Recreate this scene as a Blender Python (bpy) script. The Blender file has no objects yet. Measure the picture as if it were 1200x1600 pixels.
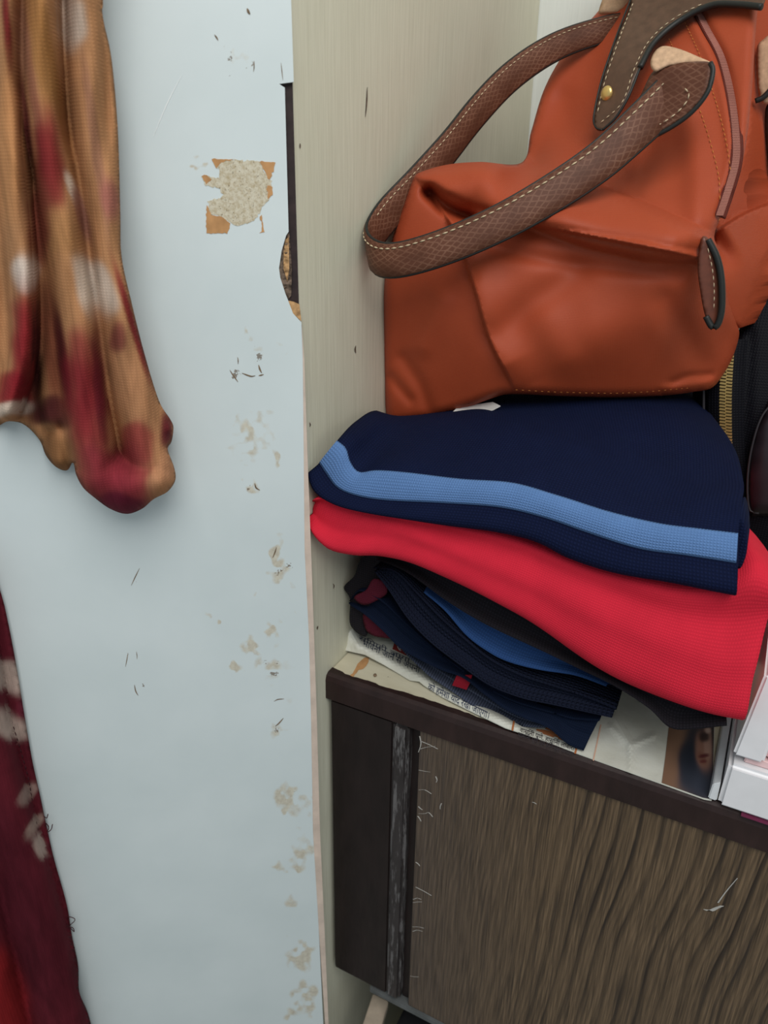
import bpy, bmesh, math, random
import numpy as np
from mathutils import Vector, Matrix
from mathutils.geometry import delaunay_2d_cdt

random.seed(4); rng = np.random.default_rng(7)
S = bpy.context.scene
COL = S.collection
A = lambda *v: np.array(v, float)

# ------------------------------------------------------------------ camera
F_PX, PITCH, YAW, ROLL = 1200., math.radians(24), math.radians(27), math.radians(1.0)
fw = A(-math.sin(YAW)*math.cos(PITCH), math.cos(YAW)*math.cos(PITCH), -math.sin(PITCH))
r0 = A(math.cos(YAW), math.sin(YAW), 0); u0 = np.cross(r0, fw)
rt = r0*math.cos(ROLL)+u0*math.sin(ROLL); up = u0*math.cos(ROLL)-r0*math.sin(ROLL)
def ray(px, py):
    px = np.asarray(px, float); py = np.asarray(py, float)
    return fw*F_PX + rt*(px[..., None]-600) - up*(py[..., None]-800)
_d = ray(512, 1050)                     # the shelf's front left corner, 0.42 m below the lens
CAM = -_d*(0.42/-_d[2])
def project(P):
    v = np.asarray(P, float)-CAM; z = v@fw
    return 600+F_PX*(v@rt)/z, 800-F_PX*(v@up)/z
cam = bpy.data.cameras.new('camera'); cam.sensor_fit = 'VERTICAL'; cam.sensor_height = 24; cam.sensor_width = 18
cam.lens = 24*F_PX/1600; cam.clip_start = .01
cam.dof.use_dof = True; cam.dof.focus_distance = .60; cam.dof.aperture_fstop = 5.6
co = bpy.data.objects.new('camera', cam); COL.objects.link(co)
M = Matrix([[rt[i], up[i], -fw[i], CAM[i]] for i in range(3)]+[[0, 0, 0, 1]]); co.matrix_world = M
S.camera = co

# ------------------------------------------------------------------ light
W = bpy.data.worlds.new('world'); S.world = W; W.use_nodes = True
bg = W.node_tree.nodes['Background']; bg.inputs[0].default_value = (.80, .93, 1, 1); bg.inputs[1].default_value = .45
def area(name, loc, target, size, power, col):
    l = bpy.data.lights.new(name, 'AREA'); l.size = size; l.energy = power; l.color = col
    o = bpy.data.objects.new(name, l); COL.objects.link(o); o.location = loc
    o.rotation_euler = (Vector(target)-Vector(loc)).to_track_quat('-Z', 'Y').to_euler(); return o
area('ceiling_lamp', (.78, -1.05, 1.7), (.1, .1, .25), 1.3, 30, (1, .975, .93))
S.view_settings.view_transform = 'Standard'; S.view_settings.look = 'None'
S.view_settings.exposure = 0.0; S.view_settings.gamma = 1; S.view_settings.use_curve_mapping = False

# ------------------------------------------------------------------ materials
class NT:
    def __init__(s, name):
        s.m = bpy.data.materials.new(name); s.m.use_nodes = True; s.t = s.m.node_tree; s.b = s.t.nodes['Principled BSDF']
    def n(s, kind, **kw):
        x = s.t.nodes.new('ShaderNode'+kind)
        for k, v in kw.items():
            if k.startswith('i_'):
                x.inputs[k[2:].replace('_', ' ')].default_value = v
            else: setattr(x, k, v)
        return x
    def l(s, a, b): s.t.links.new(a, b)
    def coords(s, kind='Object', scale=(1, 1, 1), rot=(0, 0, 0)):
        c = s.n('TexCoord'); m = s.n('Mapping'); m.inputs['Scale'].default_value = scale; m.inputs['Rotation'].default_value = rot
        s.l(c.outputs[kind], m.inputs[0]); return m.outputs[0]
    def noise(s, co, scale, detail=4, rough=.55, dist=0):
        x = s.n('TexNoise'); x.inputs['Scale'].default_value = scale; x.inputs['Detail'].default_value = detail
        x.inputs['Roughness'].default_value = rough; x.inputs['Distortion'].default_value = dist; s.l(co, x.inputs['Vector']); return x.outputs['Fac']
    def ramp(s, fac, stops, interp='LINEAR'):
        x = s.n('ValToRGB'); x.color_ramp.interpolation = interp; e = x.color_ramp.elements
        while len(e) < len(stops): e.new(.5)
        for q, (p, c) in zip(e, stops):
            q.position = p; q.color = (*c, 1) if not isinstance(c, (int, float)) else (c, c, c, 1)
        s.l(fac, x.inputs[0]); return x.outputs[0]
    def mix(s, fac, a, b, mode='MIX'):
        x = s.n('Mix', data_type='RGBA', blend_type=mode)
        for sock, v in ((x.inputs[0], fac), (x.inputs[6], a), (x.inputs[7], b)):
            if hasattr(v, 'links'): s.l(v, sock)
            elif isinstance(v, (int, float)): sock.default_value = v
            else: sock.default_value = (*v, 1)
        return x.outputs[2]
    def math(s, op, a, b=0.):
        x = s.n('Math', operation=op)
        for sock, v in zip(x.inputs, (a, b)):
            if hasattr(v, 'links'): s.l(v, sock)
            else: sock.default_value = v
        return x.outputs[0]
    def bump(s, h, strength=.3, dist=.001):
        x = s.n('Bump'); x.inputs['Strength'].default_value = strength; x.inputs['Distance'].default_value = dist
        s.l(h, x.inputs['Height']); s.l(x.outputs[0], s.b.inputs['Normal']); return x
    def set(s, base=None, rough=None, spec=None, metal=None, sheen=None, **kw):
        B = s.b.inputs
        if base is not None:
            if hasattr(base, 'links'): s.l(base, B['Base Color'])
            else: B['Base Color'].default_value = (*base, 1)
        if rough is not None:
            if hasattr(rough, 'links'): s.l(rough, B['Roughness'])
            else: B['Roughness'].default_value = rough
        if spec is not None: B['Specular IOR Level'].default_value = spec
        if metal is not None: B['Metallic'].default_value = metal
        if sheen is not None: B['Sheen Weight'].default_value = sheen
        return s.m
def plain(name, c, rough=.6, spec=.4, metal=0, var=.12, scale=60):
    t = NT(name); f = t.noise(t.coords(), scale)
    lo = tuple(x*(1-var) for x in c); hi = tuple(min(1, x*(1+var)) for x in c)
    return t.set(t.ramp(f, [(.3, lo), (.7, hi)]), rough, spec, metal)
def fabric(name, c, pitch=.0018, rough=.85, sheen=.25, bump=.5, contrast=.25, ribs=False, spec=.15, dist=.0006):
    t = NT(name); uv = t.coords('UV')
    def wave(direction):
        w = t.n('TexWave', wave_type='BANDS', bands_direction=direction, wave_profile='SIN')
        w.inputs['Scale'].default_value = 2*math.pi/20/pitch; w.inputs['Distortion'].default_value = .6; w.inputs['Detail'].default_value = 1
        t.l(uv, w.inputs['Vector']); return w.outputs['Fac']
    h = wave('X')
    if not ribs: h = t.math('MULTIPLY', h, wave('Y'))
    n2 = t.noise(uv, 35, 4); n3 = t.noise(uv, 900, 2)
    v = t.math('ADD', t.math('MULTIPLY', h, .6), t.math('MULTIPLY', n3, .4))
    dk = tuple(x*(1-contrast) for x in c); lt = tuple(min(1, x*(1+contrast)) for x in c)
    col = t.ramp(v, [(.15, dk), (.8, lt)])
    col = t.mix(.35, col, t.ramp(n2, [(.3, tuple(.78*x for x in c)), (.7, tuple(min(1, 1.15*x) for x in c))]))
    t.bump(h, bump, dist)
    return t.set(col, rough, spec, sheen=sheen)

MAT = {}
# painted plywood inside the wardrobe: vertical brush streaks, small knocks
def paint(name, lo, hi):
    t = NT(name); co = t.coords('Object', (1, 1, .035)); n1 = t.noise(co, 420, 5, .6); n2 = t.noise(t.coords('Object'), 7, 3)
    c = t.ramp(n1, [(.28, lo), (.72, hi)]); c = t.mix(.3, c, t.ramp(n2, [(.3, lo), (.7, hi)]))
    sp = t.noise(t.coords('Object', (1, 1, .5)), 60, 2, .4)
    c = t.mix(t.ramp(sp, [(.765, 0.), (.80, .55)]), c, (.16, .13, .08))
    t.bump(n1, .35, .0006); return t.set(c, .5, .35)
MAT['cream'] = paint('cream_paint', (.60, .585, .455), (.77, .75, .61))
MAT['back'] = paint('back_panel_paint', (.66, .69, .66), (.76, .79, .76))
MAT['lower'] = paint('lower_cream_paint', (.42, .38, .22), (.55, .51, .33))
# shelf top: cream paint worn to wood
t = NT('shelf_paint'); n1 = t.noise(t.coords('Object', (.3, 1, 1)), 40, 5); n2 = t.noise(t.coords('Object'), 28, 3, .5, .6)
c = t.ramp(n1, [(.3, (.50, .46, .33)), (.7, (.66, .62, .48))]); c = t.mix(t.ramp(n2, [(.66, 0.), (.69, .8)]), c, (.36, .19, .09))
n3 = t.noise(t.coords('Object'), 160, 2); c = t.mix(t.ramp(n3, [(.73, 0.), (.77, .9)]), c, (.08, .05, .03)); MAT['shelf'] = t.set(c, .55, .35)
# laminate of the door with stains (mask painted per vertex, broken up by noise)
t = NT('door_laminate'); at = t.n('Attribute', attribute_name='stain'); sx = t.n('SeparateColor'); t.l(at.outputs['Color'], sx.inputs[0])
co = t.coords('Object'); n1 = t.noise(co, 9, 4); c = t.ramp(n1, [(.3, (.60, .67, .68)), (.7, (.67, .735, .745))])
n2 = t.noise(co, 230, 6, .65); n3 = t.noise(co, 620, 3, .5); n4 = t.noise(co, 130, 5, .7)
f = t.ramp(t.math('MULTIPLY', sx.outputs[0], t.math('ADD', n4, .35)), [(.24, 0.), (.62, .62)])
c = t.mix(f, c, t.ramp(n2, [(.35, (.42, .31, .17)), (.65, (.62, .53, .37))]))
f = t.ramp(t.math('MULTIPLY', sx.outputs[1], n3), [(.42, 0.), (.50, .8)])
c = t.mix(f, c, (.15, .10, .06))
t.bump(n2, .04, .0005); MAT['laminate'] = t.set(c, .42, .4)
MAT['band'] = plain('edge_band', (.62, .50, .42), .5)
MAT['core'] = plain('dark_core', (.030, .018, .018), .6, .3, var=.5, scale=90)
MAT['chip'] = plain('chipboard', (.42, .25, .12), .9, .1, var=.45, scale=260)
MAT['chipdark'] = plain('chipboard_dark', (.14, .10, .075), .9, .1, var=.6, scale=320)
t = NT('paper_residue'); co = t.coords(); n1 = t.noise(co, 420, 4, .7); n2 = t.noise(co, 900, 2)
c = t.ramp(n1, [(.32, (.44, .36, .23)), (.6, (.64, .59, .47))]); c = t.mix(t.ramp(n2, [(.62, 0.), (.70, .7)]), c, (.13, .10, .06)); MAT['residue'] = t.set(c, .9, .1)
MAT['scratch'] = plain('white_scratch', (.86, .88, .88), .5, var=.02)
MAT['scuff'] = plain('brown_scuff', (.20, .14, .09), .9, .1, var=.5, scale=400)
MAT['tan'] = plain('tan_paper', (.50, .27, .12), .85, .1, var=.18, scale=120)
# dark brown gloss paint, scuffed
def dark(name, base, wear):
    t = NT(name); co = t.coords('Object', (1, 1, .35)); n1 = t.noise(co, 45, 5, .65); n2 = t.noise(t.coords('Object', (1, 1, .12)), 240, 4, .7)
    c = t.ramp(n1, [(.3, tuple(.7*x for x in base)), (.75, tuple(1.5*x for x in base))])
    c = t.mix(t.ramp(n2, [(wear, 0.), (wear+.08, .7)]), c, (.17, .16, .16))
    t.bump(n1, .2, .0012); return t.set(c, t.ramp(n2, [(.3, .38), (.7, .6)]), .3)
MAT['dark'] = dark('dark_brown_paint', (.014, .0085, .008), .76)
MAT['rail'] = dark('rail_brown_paint', (.022, .011, .010), .80)
MAT['scuffed'] = dark('scuffed_bead', (.030, .025, .025), .52)
MAT['bottomlip'] = plain('grey_lip', (.10, .105, .105), .6, .3, var=.3)
# veneer: fine vertical pores on the left, wide dark growth lines on the right
t = NT('veneer'); co = t.coords('Object')
fine = t.noise(t.coords('Object', (1, 1, .025)), 900, 5, .6)
pore = t.noise(t.coords('Object', (1, 1, .035)), 330, 4, .6)
sx = t.n('SeparateXYZ'); t.l(co, sx.inputs[0]); X_, Z_ = sx.outputs[0], sx.outputs[2]
wob = t.noise(t.coords('Object', (1, 1, .22)), 26, 4, .55); slow = t.noise(t.coords('Object', (.35, 1, .25)), 9, 2)
ph = t.math('ADD', t.math('ADD', X_, t.math('MULTIPLY', Z_, -.07)), t.math('ADD', t.math('MULTIPLY', wob, .007), t.math('MULTIPLY', slow, .055)))
def lines(per, lo, hi):
    fr = t.math('FRACT', t.math('DIVIDE', ph, per)); return t.ramp(fr, [(0., 1.), (lo, .75), (hi, 0.), (.93, 0.), (1., 1.)])
big = lines(.0145, .10, .30); small = lines(.0042, .25, .5)
fade = t.ramp(t.noise(t.coords('Object', (1, 1, .12)), 40, 3), [(.35, .25), (.6, 1.)])
base = t.ramp(fine, [(.3, (.055, .036, .021)), (.72, (.20, .132, .077))])
right = t.ramp(X_, [(.13, .0), (.26, 1.)])
c = t.mix(t.math('MULTIPLY', t.math('MULTIPLY', big, right), fade), base, (.018, .012, .009))
c = t.mix(t.math('MULTIPLY', t.math('MULTIPLY', small, fade), .45), c, (.03, .022, .017))
c = t.mix(t.ramp(pore, [(.56, 0.), (.66, .5)]), c, (.03, .022, .018))
grey = t.ramp(X_, [(.06, .75), (.22, 0.)])
c = t.mix(grey, c, t.ramp(fine, [(.3, (.036, .029, .027)), (.7, (.10, .080, .073))]))
t.bump(fine, .2, .0004); MAT['veneer'] = t.set(c, .45, .3)
MAT['splinter'] = plain('pale_splinter', (.42, .40, .37), .8, .2)

# bag
t = NT('terracotta_nylon'); uv = t.coords('UV')
def wv(t, uv, d, pitch, dist=.3):
    w = t.n('TexWave', wave_type='BANDS', bands_direction=d); w.inputs['Scale'].default_value = 2*math.pi/20/pitch
    w.inputs['Distortion'].default_value = dist; t.l(uv, w.inputs['Vector']); return w.outputs['Fac']
h = t.math('ADD', wv(t, uv, 'X', .0011), wv(t, uv, 'Y', .0011)); n2 = t.noise(uv, 14, 3)
c = t.ramp(n2, [(.3, (.335, .054, .019)), (.7, (.385, .064, .023))]); t.bump(h, .22, .00025)
MAT['nylon'] = t.set(c, .55, .25)
t = NT('embossed_leather'); uv = t.coords('UV', (.7, 1.25, 1))
g1 = t.n('TexWave', wave_type='BANDS', bands_direction='DIAGONAL'); g1.inputs['Scale'].default_value = 118; g1.inputs['Distortion'].default_value = 3.5; g1.inputs['Detail'].default_value = 2
m2 = t.coords('UV', (.7, -1.25, 1)); g2 = t.n('TexWave', wave_type='BANDS', bands_direction='DIAGONAL'); g2.inputs['Scale'].default_value = 118; g2.inputs['Distortion'].default_value = 3.5; g2.inputs['Detail'].default_value = 2
t.l(uv, g1.inputs[0]); t.l(m2, g2.inputs[0])
lines = t.math('MAXIMUM', t.ramp(g1.outputs['Fac'], [(.80, 0.), (.95, 1.)]), t.ramp(g2.outputs['Fac'], [(.80, 0.), (.95, 1.)]))
n2 = t.noise(uv, 40, 4); lines = t.math('MULTIPLY', lines, t.ramp(n2, [(.4, .15), (.65, .9)]))
c = t.mix(lines, t.ramp(n2, [(.3, (.075, .026, .014)), (.7, (.125, .046, .026))]), (.20, .095, .06)); t.bump(lines, -.3, .0005)
MAT['leather'] = t.set(c, .5, .2)
MAT['leather_smooth'] = plain('brown_leather', (.090, .046, .028), .42, .4, var=.2, scale=150)
MAT['leather_red'] = plain('red_brown_leather', (.12, .034, .018), .4, .4, var=.2, scale=150)
MAT['edge'] = plain('leather_edge', (.012, .013, .012), .5, .4)
MAT['suede'] = plain('suede', (.55, .36, .23), .95, .1, var=.15, scale=300)
MAT['thread'] = plain('cream_thread', (.62, .50, .33), .8, .2)
MAT['thread_orange'] = plain('orange_thread', (.55, .20, .05), .8, .2)
MAT['gold'] = plain('gold', (.78, .55, .20), .3, .5, .75, var=.1)
MAT['zip_tape'] = fabric('zip_tape', (.14, .028, .020), .0011, .6, 0.)
MAT['zip_coil'] = plain('zip_coil', (.40, .16, .12), .45)
# garments
MAT['navy'] = fabric('navy_pique', (.0055, .0095, .036), .0022, contrast=.45, sheen=.0, bump=.6, spec=.08)
MAT['stripe'] = fabric('stripe_pique', (.115, .225, .47), .0020, contrast=.28, sheen=0., bump=.9)
MAT['red'] = fabric('red_pique', (.66, .020, .045), .0017, contrast=.14, sheen=0., bump=.45)
MAT['charcoal'] = fabric('charcoal_knit', (.012, .010, .014), .0022, contrast=.6, sheen=.03)
MAT['blue'] = fabric('blue_knit', (.020, .060, .18), .0022, contrast=.35, sheen=.0)
MAT['midnight'] = fabric('midnight_waffle', (.010, .013, .028), .0034, contrast=.45, bump=1., sheen=.0, dist=.0016, spec=.08)
MAT['polo'] = fabric('midnight_polo', (.006, .011, .028), .0016, contrast=.35, sheen=.0, spec=.08)
MAT['rib'] = fabric('slate_rib', (.055, .065, .10), .0026, contrast=.6, ribs=True, bump=1., sheen=0.)
MAT['maroon'] = fabric('maroon_trim', (.085, .008, .020), .002, sheen=0.)
MAT['tag'] = fabric('red_tag', (.26, .008, .02), .0015, sheen=0.)
MAT['blackbag'] = fabric('black_canvas', (.006, .006, .009), .0022, rough=.6, contrast=.4, spec=.1, sheen=0.)
MAT['blackpad'] = plain('black_padding', (.015, .010, .013), .38, .45, var=.3)
MAT['piping'] = plain('grey_piping', (.030, .026, .030), .5)
def dyed(name, pitch):
    t = NT(name); at = t.n('Attribute', attribute_name='dye'); uv = t.coords('UV')
    h = t.math('MULTIPLY', wv(t, uv, 'X', pitch, .8), wv(t, uv, 'Y', pitch, .8)); n = t.noise(t.coords('UV', (1, .16, 1)), 110, 5, .6, .4)
    c = t.mix(.8, at.outputs['Color'], t.mix(1., at.outputs['Color'], t.ramp(n, [(.3, .6), (.7, 1.25)]), 'MULTIPLY'))
    c = t.mix(.14, c, t.mix(1., c, t.ramp(h, [(.1, .55), (.7, 1.2)]), 'MULTIPLY'))
    t.bump(h, .3, .0004); return t.set(c, .9, .08)
MAT['scarf'] = dyed('tie_dyed_cotton', .0019); MAT['drape'] = dyed('dyed_drape', .0016)
MAT['fray'] = plain('frayed_thread', (.06, .02, .025), .9, .1)
# paper, plastic
t = NT('newsprint'); n1 = t.noise(t.coords(), 26, 5); n2 = t.noise(t.coords(), 300, 3)
c = t.ramp(n1, [(.3, (.55, .54, .46)), (.7, (.66, .66, .60))]); t.bump(n1, .5, .003); MAT['news'] = t.set(c, .8, .2)
MAT['ink'] = plain('blue_black_ink', (.035, .045, .09), .8, .1)
MAT['ink_black'] = plain('black_ink', (.05, .045, .05), .8, .1)
MAT['ink_red'] = plain('red_ink', (.28, .035, .03), .8, .1)
MAT['ink_rust'] = plain('rust_ink', (.42, .15, .06), .8, .1)
MAT['ink_pink'] = plain('pale_rule', (.62, .38, .28), .8, .1)
MAT['print_brown'] = plain('print_brown', (.19, .10, .062), .6, .2)
MAT['print_hair'] = plain('print_dark', (.022, .026, .04), .6, .2)
MAT['print_skin'] = plain('print_skin', (.27, .125, .085), .6, .2)
MAT['print_lips'] = plain('print_lips', (.16, .03, .035), .6, .2)
MAT['news_grey'] = plain('news_grey', (.47, .48, .46), .8, .1)
MAT['white'] = plain('white_plastic', (.76, .75, .77), .3, .5, var=.03)
MAT['white2'] = plain('white_sheet', (.66, .68, .70), .25, .5, var=.05)
MAT['pink'] = plain('pink_plastic', (.72, .50, .50), .4, .4, var=.05)
MAT['magenta'] = plain('magenta_card', (.13, .015, .05), .6)
MAT['slip'] = plain('white_paper', (.62, .60, .58), .8)
MAT['blackbox'] = plain('black_box', (.010, .010, .012), .5)
MAT['slat'] = plain('bare_slat', (.44, .36, .28), .7, .2, var=.15)
MAT['floor'] = plain('terrazzo', (.32, .30, .27), .4, .4, var=.3, scale=120)
MAT['room'] = plain('room_paint', (.62, .64, .60), .8, .2, var=.05, scale=5)

# ------------------------------------------------------------------ object helpers
def mesh_obj(name, verts, faces, mat, parent=None, uv=None, smooth=True, cols=None):
    me = bpy.data.meshes.new(name); me.from_pydata([tuple(map(float, v)) for v in verts], [], [list(map(int, f)) for f in faces]); me.update()
    if uv is not None:
        L = me.uv_layers.new(name='UVMap'); idx = np.empty(len(me.loops), int); me.loops.foreach_get('vertex_index', idx)
        L.data.foreach_set('uv', np.asarray(uv, np.float32)[idx].ravel())
    if cols is not None:
        for an, c in cols.items():
            a = me.color_attributes.new(an, 'FLOAT_COLOR', 'POINT'); c4 = np.ones((len(verts), 4), np.float32); c4[:, :3] = c
            a.data.foreach_set('color', c4.ravel())
    if smooth: me.polygons.foreach_set('use_smooth', [True]*len(me.polygons))
    bm = bmesh.new(); bm.from_mesh(me); bmesh.ops.recalc_face_normals(bm, faces=bm.faces); bm.to_mesh(me); bm.free()
    o = bpy.data.objects.new(name, me); COL.objects.link(o)
    if isinstance(mat, str): mat = MAT[mat]
    me.materials.append(mat)
    if parent is not None: o.parent = parent
    return o
def thing(name, label, cat, group=None):
    o = bpy.data.objects.new(name, None); COL.objects.link(o); o.empty_display_size = .02; tag(o, label, cat, group); return o
def tag(o, label, cat, group=None):
    o['label'] = label; o['category'] = cat
    if group: o['group'] = group
    return o
def box(name, a, b, mat, parent=None, bevel=.001):
    bm = bmesh.new(); bmesh.ops.create_cube(bm, size=1); a = A(*a); b = A(*b)
    for v in bm.verts: v.co = Vector((a+b)/2+np.array(v.co)*(b-a))
    if bevel: bmesh.ops.bevel(bm, geom=bm.edges[:], offset=bevel, segments=2, affect='EDGES')
    me = bpy.data.meshes.new(name); bm.to_mesh(me); bm.free(); me.materials.append(MAT[mat])
    o = bpy.data.objects.new(name, me); COL.objects.link(o)
    if parent is not None: o.parent = parent
    return o
class Plane:
    def __init__(s, pt, n): s.pt = A(*pt); s.n = A(*n)/np.linalg.norm(n)
    def at(s, px, py, o):
        D = ray(px, py); o = np.asarray(o, float)
        t = ((s.pt-CAM)@s.n + o)/(D@s.n); return CAM + D*t[..., None]
YP = Plane((0, 0, 0), (0, 1, 0)); ZP = Plane((0, 0, 0), (0, 0, 1)); XP = Plane((0, 0, 0), (1, 0, 0))
def cr(pts, n, closed=False):
    """Catmull-Rom resample of a polyline, n points evenly by chord length"""
    P = np.asarray(pts, float)
    if len(P) == 2:
        return P[0]+(P[1]-P[0])*np.linspace(0, 1, n)[:, None]
    Q = np.vstack([P[-1:], P, P[:2]]) if closed else np.vstack([2*P[0]-P[1], P, 2*P[-1]-P[-2]])
    out = []
    for i in range(len(Q)-3):
        t = np.linspace(0, 1, 24, endpoint=False)[:, None]; a, b, c, d = Q[i:i+4]
        out.append(.5*((2*b)+(c-a)*t+(2*a-5*b+4*c-d)*t*t+(-a+3*b-3*c+d)*t**3))
    out = np.vstack(out+[Q[-2:-1]])
    s = np.r_[0, np.cumsum(np.linalg.norm(np.diff(out[:, :min(3, out.shape[1])], axis=0), axis=1))]
    q = np.linspace(0, s[-1], n, endpoint=not closed)
    return np.stack([np.interp(q, s, out[:, k]) for k in range(out.shape[1])], 1)
def dist_poly(P, L, closed=False, param=False):
    P = np.asarray(P, float)
    if len(P) > 3000:
        R = [dist_poly(P[i:i+3000], L, closed, param) for i in range(0, len(P), 3000)]
        return tuple(np.concatenate(x) for x in zip(*R)) if param else np.concatenate(R)
    L = np.asarray(L, float); a = L[:-1]; b = L[1:]
    if closed: a = L; b = np.roll(L, -1, 0)
    ab = b-a; ll = (ab**2).sum(1)+1e-9
    t = np.clip(((P[:, None, :]-a)*ab).sum(2)/ll, 0, 1); q = a+t[..., None]*ab
    d = np.linalg.norm(P[:, None, :]-q, axis=2); k = d.argmin(1); r = np.arange(len(P))
    if not param: return d[r, k]
    cr_ = ab[k, 0]*(P[:, 1]-a[k, 1])-ab[k, 1]*(P[:, 0]-a[k, 0])
    return d[r, k], np.sign(cr_), (k+t[r, k])/len(a)
def tps(ctrl):
    c = np.asarray(ctrl, float); X = c[:, :2]/100.; n = len(X)
    r = np.linalg.norm(X[:, None]-X[None], axis=2); K = np.where(r > 0, r*r*np.log(r+1e-12), 0)+np.eye(n)*.02
    P = np.c_[np.ones(n), X]; Mx = np.block([[K, P], [P.T, np.zeros((3, 3))]])
    w = np.linalg.solve(Mx, np.r_[c[:, 2], 0, 0, 0])
    def f(px, py):
        Y = np.c_[px, py]/100.; r = np.linalg.norm(Y[:, None]-X[None], axis=2)
        return np.where(r > 0, r*r*np.log(r+1e-12), 0)@w[:n]+np.c_[np.ones(len(Y)), Y]@w[n:]
    return f
def relief(name, outline, depth, plane, mat, parent=None, step=7, smooth_outline=True, edge_w=0, edge_d=0, back=None, thick=0, uvscale=None, cols=None, jag=0, seed=1, relax=0, creases=()):
    """A solid body traced by its outline; depth(px,py) is its distance from `plane`, edges round off, `back`*thick gives it volume."""
    ol = np.asarray(outline, float)
    per = np.linalg.norm(ol-np.roll(ol, -1, 0), axis=1).sum(); n = max(8, int(per/step))
    if smooth_outline: ol = cr(ol, n, True)
    else:
        out = []
        for a, b in zip(ol, np.roll(ol, -1, 0)):
            k = max(1, int(np.linalg.norm(b-a)/step)); out += [a+(b-a)*i/k for i in range(k)]
        ol = np.array(out)
    if jag: ol = ol+np.random.default_rng(seed).normal(0, jag, ol.shape)
    x0, y0 = ol.min(0); x1, y1 = ol.max(0)
    gx = np.arange(x0, x1, step); gy = np.arange(y0, y1, step*.87)
    G = np.array([(x+(step/2 if j % 2 else 0), y) for j, y in enumerate(gy) for x in gx])
    a = ol; b = np.roll(ol, -1, 0)
    def inside(G):
        c = ((a[:, 1] > G[:, 1:2]) != (b[:, 1] > G[:, 1:2])) & (G[:, :1] < (b[:, 0]-a[:, 0])*(G[:, 1:2]-a[:, 1])/(b[:, 1]-a[:, 1]+1e-12)+a[:, 0])
        return c.sum(1) % 2 == 1
    if len(G): G = G[np.concatenate([inside(G[i:i+3000]) for i in range(0, len(G), 3000)])]
    G = G[dist_poly(G, ol, True) > step*.5] if len(G) else G
    for L in creases:
        L = cr(L, max(6, int(np.linalg.norm(np.diff(np.asarray(L, float), axis=0), axis=1).sum()/3.)))
        tg = np.gradient(L, axis=0); nn = np.c_[-tg[:, 1], tg[:, 0]]/np.linalg.norm(tg, axis=1)[:, None]
        G = G[dist_poly(G, L) > 4.2]; new = np.vstack([L+nn*1.2, L-nn*1.2, L+nn*3.4, L-nn*3.4])
        new = new[inside(new)]; new = new[dist_poly(new, ol, True) > 3]; G = np.vstack([G, new])
    allp = np.vstack([ol, G]) if len(G) else ol
    v2, _, fc, *_r = delaunay_2d_cdt([Vector(p) for p in allp], [], [list(range(len(ol)))], 1, 1e-5)
    P = np.array([tuple(p) for p in v2]); d = dist_poly(P, ol, True)
    o = depth(P[:, 0], P[:, 1])
    if relax:
        E_ = np.array([(f[i], f[(i+1) % 3]) for f in fc for i in range(3)]); E_ = np.vstack([E_, E_[:, ::-1]])
        dg_ = np.bincount(E_[:, 0], minlength=len(P))
        for _ in range(relax): o = .4*o+.6*np.bincount(E_[:, 0], o[E_[:, 1]], len(P))/np.maximum(dg_, 1)
    prof = np.ones(len(P)); eo = 0
    if edge_w:
        q = 1-np.clip(d/edge_w, 0, 1); prof = np.sqrt(np.clip(1-q*q, 0, 1))
    X = plane.at(P[:, 0], P[:, 1], o)
    sgn = back if back is not None else plane.n
    sgn = np.asarray(sgn, float)
    if edge_w:   # push along the viewing ray so the outline stays put while it rounds off
        V = X-CAM; V /= np.linalg.norm(V, axis=1)[:, None]; X = X+V*(edge_d*(1-prof))[:, None]
    faces = [list(f) for f in fc]; verts = X; uv = X[:, [0, 2]] if abs(plane.n[2]) < .9 else X[:, :2]
    if abs(plane.n[2]) < .9:
        e = np.cross((0, 0, 1), plane.n); uv = np.c_[X@e, X[:, 2]]
    cc = None if cols is None else {k: fn(P[:, 0], P[:, 1]) for k, fn in cols.items()}
    if thick:
        bd = d < 1e-3; idx = np.arange(len(P)); mp = idx.copy(); nb = np.where(~bd)[0]; mp[nb] = len(P)+np.arange(len(nb))
        pr = prof[nb] if edge_w else np.ones(len(nb))
        if edge_w:
            XB = X[nb]+sgn*(thick*pr)[:, None]; verts = np.vstack([X, XB]); uv = np.vstack([uv, uv[nb]])
            faces += [[mp[i] for i in f[::-1]] for f in fc if not all(bd[i] for i in f)]
            if cc: cc = {k: np.vstack([v, v[nb]]) for k, v in cc.items()}
        else:
            XB = X+sgn*thick; m = len(P); verts = np.vstack([X, XB]); uv = np.vstack([uv, uv])
            if cc: cc = {k: np.vstack([v, v]) for k, v in cc.items()}
            ed = {}
            for f in fc:
                for i in range(len(f)):
                    k = (f[i], f[(i+1) % len(f)]); ed[k] = 1
            faces += [[i+m for i in f[::-1]] for f in fc]
            faces += [[b_, a_, a_+m, b_+m] for (a_, b_) in ed if (b_, a_) not in ed]
    return mesh_obj(name, verts, faces, mat, parent, uv, smooth=(edge_w > 0 or not thick), cols=cc)
def rolls(defs):
    """union of soft folds: each is (polyline, half width px [or list], height m)"""
    dd = [(cr(L, 40), w, h) for L, w, h in defs]
    def f(px, py):
        P = np.c_[px, py]; best = np.zeros(len(P))
        for L, w, h in dd:
            d, s, t = dist_poly(P, L, param=True)
            ww = np.interp(t, np.linspace(0, 1, len(w)), w) if isinstance(w, (list, tuple)) else w
            hh = np.interp(t, np.linspace(0, 1, len(h)), h) if isinstance(h, (list, tuple)) else h
            q = np.clip(d/ww, 0, 1); best = np.maximum(best, hh*np.sqrt(1-q*q))
        return best
    return f
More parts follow.
